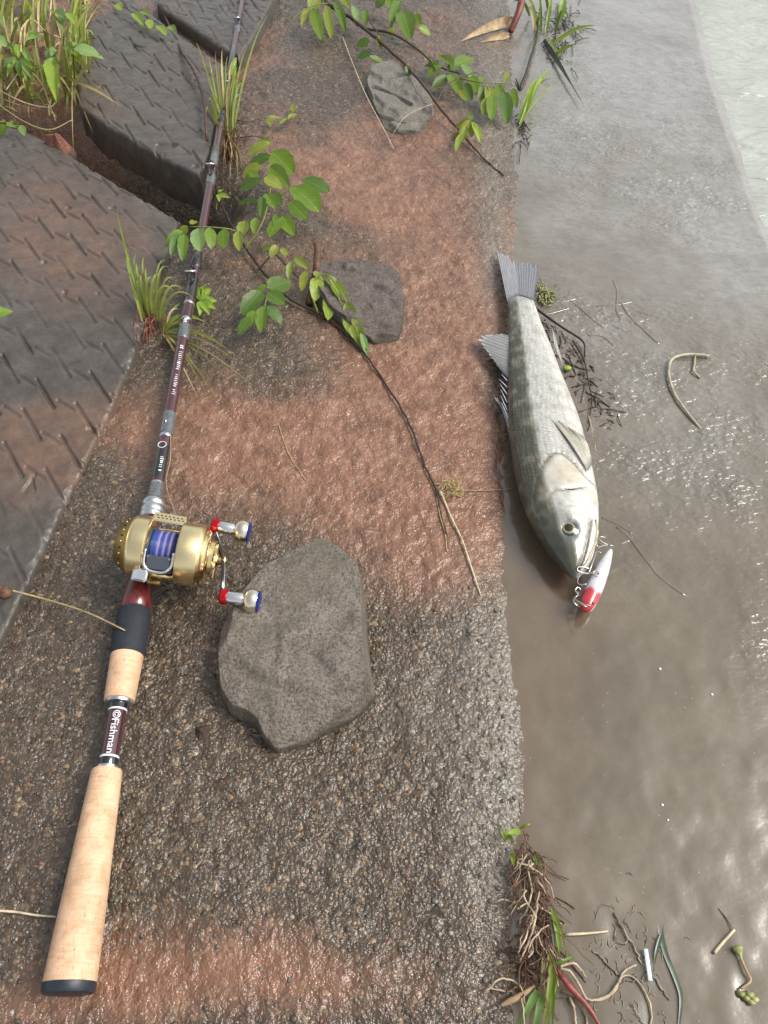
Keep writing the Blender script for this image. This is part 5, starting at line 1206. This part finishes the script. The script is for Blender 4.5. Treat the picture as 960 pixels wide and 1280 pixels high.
for pts, mt, r in [([(-6, 110, .02), (30, 128, .03), (60, 134, .02), (70, 128, .015)], 'straw_pale', .0011), ([(-6, 128, .02), (30, 152, .025), (62, 162, .02), (90, 150, .018)], 'grass_straw', .0013), ([(-6, 120, .02), (20, 130, .025), (44, 136, .02), (60, 130, .02)], 'grass_straw', .001), ([(38, 88, .05), (52, 105, .04), (60, 125, .03), (70, 152, .01)], 'grass_straw', .0012), ([(30, 60, .06), (32, 30, .07), (42, 26, .075), (58, 40, .06), (82, 50, .04)], 'straw', .0022), ([(26, 66, .06), (26, 40, .07), (34, 26, .075)], 'straw', .0026),
                   ([(-6, 136, .02), (10, 140, .02), (40, 158, .015), (64, 165, .012)], 'grass_green', .0012), ([(64, 0, .08), (62, 24, .07), (56, 40, .06)], 'straw_pale', .0012), ([(8, 112, .04), (22, 92, .05)], 'straw_pale', .0009)]:
    stem(wd_, pts, r, r * .6, mt, 'stalk', 18)
for (a, b_, w_, h) in [((82, 82), (116, 166), 3.4, .02), ((98, 104), (152, 134), 4.2, .01), ((74, 96), (98, 134), 2.6, .02), ((92, 80), (92, 190), 2.2, .02)]: grass(wd_, a, b_, w_, 'grass_straw', h, zt=.012, z0=.02)
def weed(px_, py_, label, st, lv):
    w_ = plant('leafy_weed', px_, py_, label, 'weed', 'leafy weeds in the top left corner')
    for s_ in st: stem(w_, s_, .0016, .001, 'leaf_green')
    for (a, b_, k, m) in lv: leaf(w_, a, b_, k, m, 'lance', random.uniform(.07, .085), random.uniform(.055, .07))
weed(92, 92, 'broad leaved weed whose pale pointed leaf reaches over the middle block', [[(93, 98, .02), (92, 80, .05), (91, 62, .08)]], [((92, 60), (130, 72), 17, 'leaf_pale'), ((92, 62), (80, 56), 12, 'leaf_green'), ((90, 58), (104, 54), 10, 'leaf_lime'), ((92, 64), (98, 76), 9, 'leaf_lime'), ((88, 62), (84, 70), 10, 'leaf_green')])
weed(66, 120, 'bright green weed with drooping leaves left of the gap', [[(66, 128, .02), (66, 100, .05), (64, 60, .08)], [(76, 20, .06), (78, 40, .05), (72, 70, .04)]], [((64, 62), (62, 76), 15, 'leaf_pale'), ((66, 72), (56, 108), 13, 'leaf_green'), ((66, 76), (70, 126), 14, 'leaf_lime'), ((64, 70), (72, 62), 9, 'leaf_pale'), ((68, 70), (60, 96), 10, 'leaf_green'), ((72, 20), (80, 38), 13, 'leaf_pale'), ((82, 24), (64, 16), 12, 'leaf_pale'), ((84, 16), (94, 30), 10, 'leaf_lime'), ((36, 46), (60, 40), 10, 'leaf_green'), ((34, 50), (58, 48), 6, 'leaf_pale'), ((66, 84), (74, 108), 9, 'leaf_lime')])
weed(24, 100, 'green rosette weed against the left edge above the near block', [[(24, 108, .02), (24, 90, .05), (24, 72, .07)], [(2, 60, .04), (4, 40, .06)]], [((24, 74), (46, 90), 8, 'leaf_green'), ((22, 76), (40, 98), 7, 'leaf_pale'), ((22, 74), (8, 96), 8, 'leaf_green'), ((26, 70), (44, 78), 7, 'leaf_green'), ((20, 72), (2, 84), 7, 'leaf_pale'), ((24, 76), (26, 100), 7, 'leaf_dark'), ((-8, 16), (13, 42), 15, 'leaf_pale'), ((-8, 44), (10, 60), 13, 'leaf_pale'), ((22, 70), (28, 52), 7, 'leaf_lime'), ((20, 68), (8, 56), 7, 'leaf_green'), ((-4, 78), (14, 68), 8, 'leaf_yellow'), ((30, 60), (36, 78), 8, 'leaf_green')])
weed(14, 162, 'low weed with small round leaves at the left corner of the near block', [[(4, 150, .015), (12, 156, .02), (28, 158, .02)]], [((6, 156), (-2, 172), 11, 'leaf_green'), ((8, 156), (24, 160), 9, 'leaf_green'), ((26, 156), (31, 170), 9, 'leaf_pale'), ((4, 152), (-4, 156), 9, 'leaf_lime'), ((14, 154), (20, 150), 6, 'leaf_green')])
weed(-14, 392, 'single bright green leaf poking in from the left edge over the near block', [[(-60, 400, .0), (-30, 394, .02), (-14, 390, .03)]], [((-18, 392), (17, 389), 17, 'leaf_green')])
g5 = plant('grass_tuft', 680, 25, 'wet grass clump with dark stalks standing in the water at the top', 'grass tuft', 'grass tufts in the joints')
for (bx, by, tx, ty, w_, m, h) in [(672, 40, 655, -6, 5, 'grass_green', .03), (676, 40, 672, -10, 4, 'leaf_green', .03), (682, 42, 690, -8, 5, 'leaf_green', .03), (700, 26, 706, -8, 9, 'leaf_green', .02), (696, 10, 712, 26, 5, 'leaf_green', .02), (690, 56, 745, 32, 5, 'leaf_lime', .02), (692, 70, 720, 56, 5, 'leaf_green', .01), (684, 48, 700, 80, 4, 'grass_green', .01), (668, 44, 660, 10, 4, 'grass_straw', .03), (680, 50, 716, 108, 7, 'green_wet', .004), (684, 60, 730, 132, 4, 'green_wet', .002), (650, 156, 688, 84, 6, 'leaf_lime', .03), (652, 152, 672, 98, 9, 'leaf_lime', .03), (650, 156, 700, 100, 3, 'leaf_yellow', .02), (648, 154, 660, 116, 5, 'leaf_yellow', .02), (654, 128, 690, 98, 3, 'leaf_green', .02), (662, 20, 640, 4, 4, 'leaf_dark', .03), (686, 20, 676, -6, 4, 'leaf_dark', .03), (694, 40, 704, 14, 4, 'leaf_dark', .03), (678, 30, 664, 56, 3, 'leaf_dark', .01)]:
    grass(g5, (bx, by), (tx, ty), w_, m, h, zt=.008 if ty > by else .035, z0=.004)
stem(g5, [(650, 112, .001), (656, 96, .008), (662, 76, .012), (670, 48, .014), (674, 20, .02), (676, -10, .025)], .0030, .0016, 'stem_dark', 'stalk', wig=.0004)
stem(g5, [(650, 112, .002), (645, 98, .004)], .002, .001, 'stem_dark', 'stalk')
bb = MB()
for _ in range(90):
    a = (700 + random.gauss(0, 13), 42 + random.gauss(0, 20)); e = (a[0] + random.gauss(0, 9), a[1] + random.gauss(0, 9))
    p, q_ = pxs([(*a, .001), (*e, .003)]); bb.tube([p, p.lerp(q_, .5) + Vector((0, 0, .002)), q_], .0007, 4)
bb.build('rootlets', 'stem_dark', g5)['kind'] = 'stuff'
bb = MB()
for _ in range(26):
    a = (653 + random.gauss(0, 4), 160 + random.gauss(0, 10)); e = (a[0] + random.gauss(0, 7), a[1] + random.gauss(0, 9))
    p, q_ = pxs([(*a, .001), (*e, .003)]); bb.tube([p, p.lerp(q_, .5) + Vector((0, 0, .003)), q_], .0008, 4)
bb.build('rootlets', 'stem_dark', g5)['kind'] = 'stuff'

# ------------------------------------------------------------------ loose litter
twig('twig', 'long bare brown twig running down the middle block behind the rod', 'twig', [(198, -8, .014), (206, 18, .012), (216, 44, .010), (232, 72, .010), (244, 92, .012), (254, 122, .012), (258, 160, .012), (260, 190, .010), (262, 214, .006)], .0030, .0018, 'stem_brown', 40, wig=.0005)
twig('stick', 'reddish brown stick leaning in at the top edge beside the dry leaf', 'stick', [(654, -14, .05), (650, 10, .035), (644, 26, .02), (638, 40, .004)], .0075, .0060, 'bark_red', 16)
twig('straw', 'pale straw lying from the left edge onto the black foam grip', 'straw', [(-8, 733, .02), (14, 738, .012), (60, 750, .016), (110, 766, .026), (156, 788, .036)], .0010, .0007, 'straw', 20)
tag(MB().ball(pxs([(6, 741, .014)])[0], .0075, scale=(1, .9, .8)).build('burr', 'dead_leaf', None, org=pxs([(6, 741, .014)])[0]), 'small dark brown burr at the left edge at the end of the straw', 'burr')
twig('straw', 'short pale straw at the left edge beside the rear cork grip', 'straw', [(-8, 1138, .004), (20, 1140, .004), (45, 1144, .006), (70, 1146, .008)], .0010, .0007, 'straw_pale', 12)
twig('straw', 'long yellow straw on the pink concrete between the rock and the fish', 'straw', [(550, 612, .003), (562, 642, .003), (578, 676, .003), (590, 712, .002), (601, 744, .002)], .0011, .0008, 'straw_pale', 16)
twig('straw', 'thin short straw left of the long yellow straw', 'straw', [(546, 622, .002), (550, 645, .002), (556, 665, .002), (559, 690, .001)], .0006, .0004, 'straw', 12)
twig('straw', 'fine pale stem slanting past the left side of the faceted grey stone', 'straw', [(428, 46, .004), (442, 82, .006), (458, 120, .010), (478, 158, .008), (492, 186, .003)], .0009, .0006, 'straw_pale', 14)
twig('straw', 'short pale root crossing the lower corner of the faceted grey stone', 'straw', [(488, 174, .004), (498, 156, .022), (512, 142, .026), (540, 130, .024)], .0009, .0006, 'root_pale', 12)
twig('straw', 'faint thin straw on the pink silt right of the reel', 'straw', [(348, 530, .001), (360, 565, .002), (382, 600, .001)], .0005, .0004, 'straw', 10)
wsp = MB()
for _ in range(90):
    c = (564 + random.gauss(0, 5), 610 + random.gauss(0, 4)); a_ = random.uniform(0, 6.3); r = random.uniform(4, 11)
    p = pxs([(c[0] + math.cos(a_ + k * .5) * r * (1 - k * .05), c[1] + math.sin(a_ + k * .5) * r * .7, .002 + .004 * random.random()) for k in range(5)])
    wsp.tube(bez(p, 6), .00035, 4)
tag(wsp.build('straw_wisp', 'straw', None, org=pxs([(564, 612)])[0]), 'small tangled wisp of yellow straw beside the creeper tip', 'straw wisp')
dl = plant('dry_leaf', 610, 48, 'curled dry tan leaf by the reddish stick near the top', 'dry leaf')
grass(dl, (646, 26), (576, 52), 13, 'dry_leaf', .012, zt=.002, z0=.006, name='leaf_blade'); grass(dl, (636, 44), (600, 53), 9, 'dry_leaf', .006, zt=.004, z0=.008, name='leaf_blade')
reed = twig('reed', 'pale bent reed lying hooked on the wet mud right of the fish', 'reed', [(886, 445, .003), (866, 443, .004), (848, 445, .004), (838, 452, .004), (836, 468, .004), (842, 490, .003), (852, 506, .003), (864, 522, .002), (876, 536, .0)], .0021, .0013, 'reed_wet', 34)
MB().tube(bez(pxs([(869, 445, .003), (868, 456, .003), (867, 464, .003), (875, 472, .001)]), 10), .0013, 6).build('side_shoot', 'reed_wet', reed)
twig('twig', 'kinked dark twig lying on the mud just right of the fish tail', 'twig', [(668, 384, .004), (684, 396, .008), (704, 410, .008), (728, 426, .006), (731, 440, .005), (730, 452, .003)], .0017, .0010, 'stem_dark', 22)
twig('twig', 'thin dark stem curving down beside the fish belly', 'twig', [(716, 426, .003), (730, 450, .004), (736, 480, .005), (740, 500, .004), (736, 528, .002)], .0011, .0007, 'stem_dark', 20)
deb = MB()
for _ in range(85):
    t = random.random(); c = Vector((676, 400, 0)).lerp(Vector((760, 525, 0)), t); a = (c.x + random.gauss(0, 9), c.y + random.gauss(0, 7))
    e = (a[0] + random.gauss(3, 9), a[1] + random.gauss(4, 9)); p, q_ = pxs([(*a, -.0004), (*e, .0002)])
    deb.tube([p, p.lerp(q_, .5) + Vector((random.gauss(0, .002), 0, .003 * random.random())), q_], random.uniform(.0004, .0010), 4)
o = tag(deb.build('plant_litter', 'litter_dark', None, org=pxs([(725, 470)])[0]), 'brown rotted stems and rootlets on the mud beside the fish belly', 'plant litter', kind='stuff')
moss = MB()
for _ in range(60):
    a = (680 + random.gauss(0, 6), 368 + random.gauss(0, 5)); e = (a[0] + random.gauss(0, 5), a[1] + random.gauss(0, 5)); p, q_ = pxs([(*a, .001), (*e, .005)]); moss.tube([p, q_], .0009, 4)
tag(moss.build('moss_clump', 'pod_green', None, org=pxs([(680, 368)])[0]), 'little olive moss clump at the base of the fish tail', 'moss')
p = pxs([(709, 460, .003)])[0]; tag(MB().ball(p, .0042, scale=(1.3, .9, .6)).build('seed', 'leaf_lime', None, org=p), 'tiny round lime green seed beside the fish belly', 'seed')
# ridges of silt drawn out over the mud film
rid = MB()
for pts in [[(672, 396), (690, 392), (712, 386)], [(705, 372), (722, 384), (742, 402), (756, 412)], [(712, 370), (700, 380)], [(745, 384), (770, 382), (790, 378)], [(766, 352), (771, 366), (770, 388), (776, 402)], [(776, 380), (786, 396), (800, 410), (824, 432)], [(735, 420), (752, 422), (768, 434)], [(690, 380), (704, 378), (720, 374)], [(770, 660), (788, 676), (806, 700), (826, 724), (858, 747)], [(752, 648), (770, 656), (790, 668)]]:
    rid.tube(bez(pxs([(*q_, -.0016) for q_ in pts]), 18), .0022, 10)
MATS['silt_ridge'] = MATS['wet_mud_film']
tag(rid.build('mud_ridge', 'silt_ridge', None, org=pxs([(760, 400)])[0]), 'raised silt ridges over buried stems on the mud', 'mud', kind='stuff')
# root clump washed up at the lower edge
rc = plant('root_clump', 680, 1150, 'uprooted clump of matted brown roots with green blades at the lower mud edge', 'root clump')
def rootmass(n, c0, c1, sx, sy, r, mat, ln_, name, zh=.010):
    b = MB()
    for _ in range(n):
        t = random.random(); cx, cy = c0[0] + (c1[0] - c0[0]) * t + random.gauss(0, sx), c0[1] + (c1[1] - c0[1]) * t + random.gauss(0, sy)
        pts = [(cx, cy, random.uniform(.001, zh))]; dx, dy = random.gauss(1, 5), random.gauss(ln_, ln_ * .6)
        for k in range(4): pts.append((pts[-1][0] + dx + random.gauss(0, 4), pts[-1][1] + dy + random.gauss(0, 3), max(.001, pts[-1][2] + random.gauss(0, .003))))
        rr = r * random.uniform(.6, 1.5); b.tube(bez(pxs(pts), 10), rr, 5)
    o = b.build(name, mat, rc); o['kind'] = 'stuff'; return o
rootmass(90, (652, 1045), (684, 1180), 5, 10, .00045, 'root_brown', 9, 'roots', .016)
rootmass(34, (655, 1060), (672, 1190), 7, 12, .0005, 'root_pale', 8, 'roots', .020)
rootmass(46, (650, 1175), (650, 1225), 8, 9, .0005, 'dead_leaf', 5, 'roots', .012)
for pts, r in [([(645, 1078, .014), (668, 1086, .016), (686, 1104, .012), (694, 1130, .006)], .0008), ([(672, 1130, .018), (666, 1160, .018), (656, 1190, .014), (650, 1202, .010)], .0010), ([(668, 1150, .018), (652, 1172, .014), (648, 1196, .01)], .0008), ([(664, 1145, .018), (650, 1143, .014)], .0006), ([(640, 1240, .002), (612, 1236, .004), (606, 1240, .002)], .0006), ([(650, 1240, .01), (654, 1262, .014), (656, 1290, .01)], .0008), ([(606, 1238, .003), (624, 1224, .006), (642, 1226, .008), (652, 1236, .01), (656, 1256, .012)], .0008)]:
    stem(rc, pts, r, r * .6, 'root_pale', 'root', 14, wig=.0003)
for (a, b_, w_, m, h) in [((690, 1136), (700, 1200), 7, 'leaf_green', .012), ((694, 1140), (708, 1204), 4, 'leaf_yellow', .014), ((688, 1138), (692, 1196), 6, 'green_wet', .01), ((686, 1186), (690, 1290), 9, 'leaf_green', .016), ((690, 1188), (676, 1300), 7, 'leaf_yellow', .018), ((680, 1184), (676, 1230), 10, 'grass_straw', .014), ((684, 1184), (694, 1236), 8, 'leaf_yellow', .016), ((672, 1238), (644, 1290), 10, 'leaf_pale', .014), ((678, 1244), (664, 1296), 10, 'leaf_pale', .014), ((694, 1206), (720, 1194), 5, 'leaf_green', .006), ((700, 1216), (680, 1292), 3, 'leaf_yellow', .012),
                          ((650, 1040), (628, 1044), 8, 'leaf_lime', .008), ((640, 1066), (642, 1084), 8, 'leaf_lime', .008), ((636, 1044), (640, 1056), 7, 'leaf_green', .008), ((668, 1064), (672, 1086), 4, 'leaf_green', .008), ((650, 1036), (664, 1030), 4, 'leaf_yellow', .008), ((664, 1076), (684, 1084), 3, 'leaf_yellow', .006), ((632, 1050), (624, 1036), 4, 'leaf_lime', .008)]:
    grass(rc, a, b_, w_, m, h, zt=.004 if b_[1] > 1100 else .012, z0=.008)
rz = bez(pxs([(696, 1212, .010), (706, 1226, .011), (722, 1244, .010), (736, 1260, .008), (756, 1292, .006)]), 18)
MB().tube(rz, [(.0007 + .0016 * math.sin(math.pi * min(1, .12 + i / (len(rz) - 1) * .8)) + .0002 * math.sin(i * 2.1)) for i in range(len(rz))], 10).build('rhizome', 'rhizome_red', rc)
hk = bez(pxs([(668, 1232, .010), (652, 1244, .010), (636, 1252, .008), (626, 1257, .006)]), 14)
MB().tube(hk, [.0009 + .0014 * math.sin(math.pi * i / (len(hk) - 1)) for i in range(len(hk))], 9).build('husk', 'dry_leaf', rc)
for pts in [[(698, 1210, .008), (712, 1214, .010), (722, 1228, .008), (732, 1246, .006), (742, 1250, .004), (760, 1244, .003), (772, 1230, .003), (780, 1214, .003), (796, 1206, .002)], [(704, 1238, .006), (720, 1244, .006), (738, 1250, .004), (756, 1248, .003), (770, 1236, .003), (776, 1222, .003), (790, 1220, .002), (806, 1240, .002), (814, 1262, .002), (812, 1290, .001)], [(712, 1246, .006), (718, 1262, .004), (720, 1290, .002)], [(728, 1258, .004), (733, 1272, .003), (732, 1292, .002)], [(700, 1208, .01), (716, 1204, .01), (726, 1212, .006), (732, 1222, .003)]]:
    stem(rc, pts, .0010, .0007, 'root_pale', 'root', 24, wig=.0002)
twig('straw', 'short pale straw on the mud right of the root clump', 'straw', [(706, 1168, .002), (730, 1167, .003), (752, 1165, .002), (760, 1164, .001)], .0011, .0006, 'straw_pale', 10)
rt = MB()
for pts, r in [([(746, 1142, .001), (752, 1132, .003), (762, 1130, .003), (768, 1136, .001)], .0007), ([(768, 1140, .002), (774, 1154, .003), (786, 1172, .003), (796, 1194, .002), (806, 1210, .001)], .0020), ([(770, 1160, .001), (768, 1172, .003), (780, 1180, .003), (786, 1170, .002)], .0010), ([(786, 1124, 0), (794, 1134, .001), (788, 1144, .001)], .0006), ([(742, 1190, .001), (752, 1196, .002), (766, 1214, .002), (776, 1222, .001)], .0017), ([(800, 1162, 0), (808, 1170, .001), (806, 1182, .001)], .0007), ([(812, 1216, .001), (826, 1234, .002), (838, 1252, .001)], .0018), ([(788, 1256, .001), (798, 1268, .001), (806, 1290, .001)], .0014), ([(782, 1226, .001), (800, 1226, .002), (812, 1208, .001)], .0012), ([(776, 1276, .001), (792, 1276, .001), (800, 1280, 0)], .0006), ([(822, 1268, .001), (830, 1266, .001), (834, 1290, .001)], .0008)]:
    c_ = bez(pxs(pts, -.0006), 14); rt.tube([q_ + Vector((random.gauss(0, .0006), random.gauss(0, .0006), 0)) for q_ in c_], [r * .45 * random.uniform(.75, 1.15) for _ in c_], 6)
for _ in range(60):
    a = (780 + random.gauss(0, 22), 1200 + random.gauss(0, 38)); ang_ = random.uniform(0, 6.3); q_ = pxs([(*a, -.0002), (a[0] + math.cos(ang_) * 5, a[1] + math.sin(ang_) * 7 + 2, .0006), (a[0] + math.cos(ang_ + .8) * 11, a[1] + math.sin(ang_ + .8) * 13 + 3, -.0003)]); rt.tube(bez(q_, 6), .0004, 4)
tag(rt.build('root_litter', 'root_mud', None, org=pxs([(780, 1190)])[0]), 'muddy scattered rootlets lying on the mud around the blue strip', 'root litter', kind='stuff')
a, b_ = pxs([(807, 1186, .004), (813, 1226, .004)]); ax = (b_ - a).normalized(); sd2 = ax.cross(Vector((0, 0, 1)))
tag(MB().box((a + b_) / 2, ax, sd2, Vector((0, 0, 1)), (b_ - a).length / 2, 2.6 * mpp(a), .0005, .4).build('plastic_strip', 'plastic_blue', None, org=a), 'small pale blue plastic strip lying among the rootlets', 'plastic strip')
gb = plant('water_weed', 836, 1200, 'dark green wet blade half sunk in mud near the lower edge', 'water weed')
pb = bez(pxs([(827, 1120, -.001), (826, 1160, .001), (832, 1190, .002), (846, 1225, .003), (852, 1250, .003), (848, 1292, .002)]), 20)
MB().blade([q_ - Vector((0, 0, .0012)) for q_ in pb], .0042, taper=.7, fold=.1).build('blade', 'green_wet', gb)
MB().blade(bez(pxs([(826, 1168, .001), (820, 1190, .002), (818, 1206, .001)]), 8), .003).build('blade', 'green_wet', gb)
twig('straw', 'short pale broken straw on the open mud at the lower right', 'straw', [(893, 1191, .002), (902, 1180, .002), (918, 1162, .002)], .0013, .0010, 'straw_pale', 8)
twig('straw', 'hair thin stem above the broken straw at the lower right', 'straw', [(898, 1136, .0), (908, 1148, .001), (916, 1162, .002)], .0005, .0004, 'root_brown', 8)
pod = plant('seed_pod', 930, 1215, 'shrivelled yellow green seed pod with stalk at the lower right', 'seed pod')
MB().tube(bez(pxs([(921, 1182, .003), (924, 1190, .004), (927, 1200, .003)]), 10), [.0016, .0030, .0036, .0038, .0036, .0030, .0022, .0018, .0015, .0012, .001, .001, .001][:len(bez(pxs([(921, 1182, .003), (924, 1190, .004), (927, 1200, .003)]), 10))], 9).build('pod', 'pod_green', pod)
stem(pod, [(927, 1200, .003), (933, 1214, .004), (938, 1226, .003), (926, 1236, .003)], .0011, .0008, 'dry_leaf')
cr_ = MB()
for (x_, y_) in [(923, 1240), (929, 1245), (935, 1250), (939, 1247), (933, 1241)]: cr_.tube(bez(pxs([(x_, y_, .001), (x_ + 4, y_ + 3, .003), (x_ + 7, y_ + 2, .001)]), 6), .0019, 7)
cr_.build('calyx', 'pod_green', pod)
for (a_, b2, s_, lb_) in [(828, 1006, 5, 'larger white foam bubble on the lower mud'), (835, 1025, 4, 'smaller white foam bubble just below the larger one'), (890, 868, 5, 'white foam bubble on the mud near the right edge'), (825, 836, 5, 'off white foam bubble on the mud below the lure')]:
    p = pxs([(a_, b2, .0004)])[0]; tag(MB().ball(p, s_ * .36 * mpp(p), scale=(1, 1, .6), nu=10, nv=6).build('foam_bubble', 'foam_white', None, org=p), lb_, 'foam bubble', 'foam bubbles on the mud')
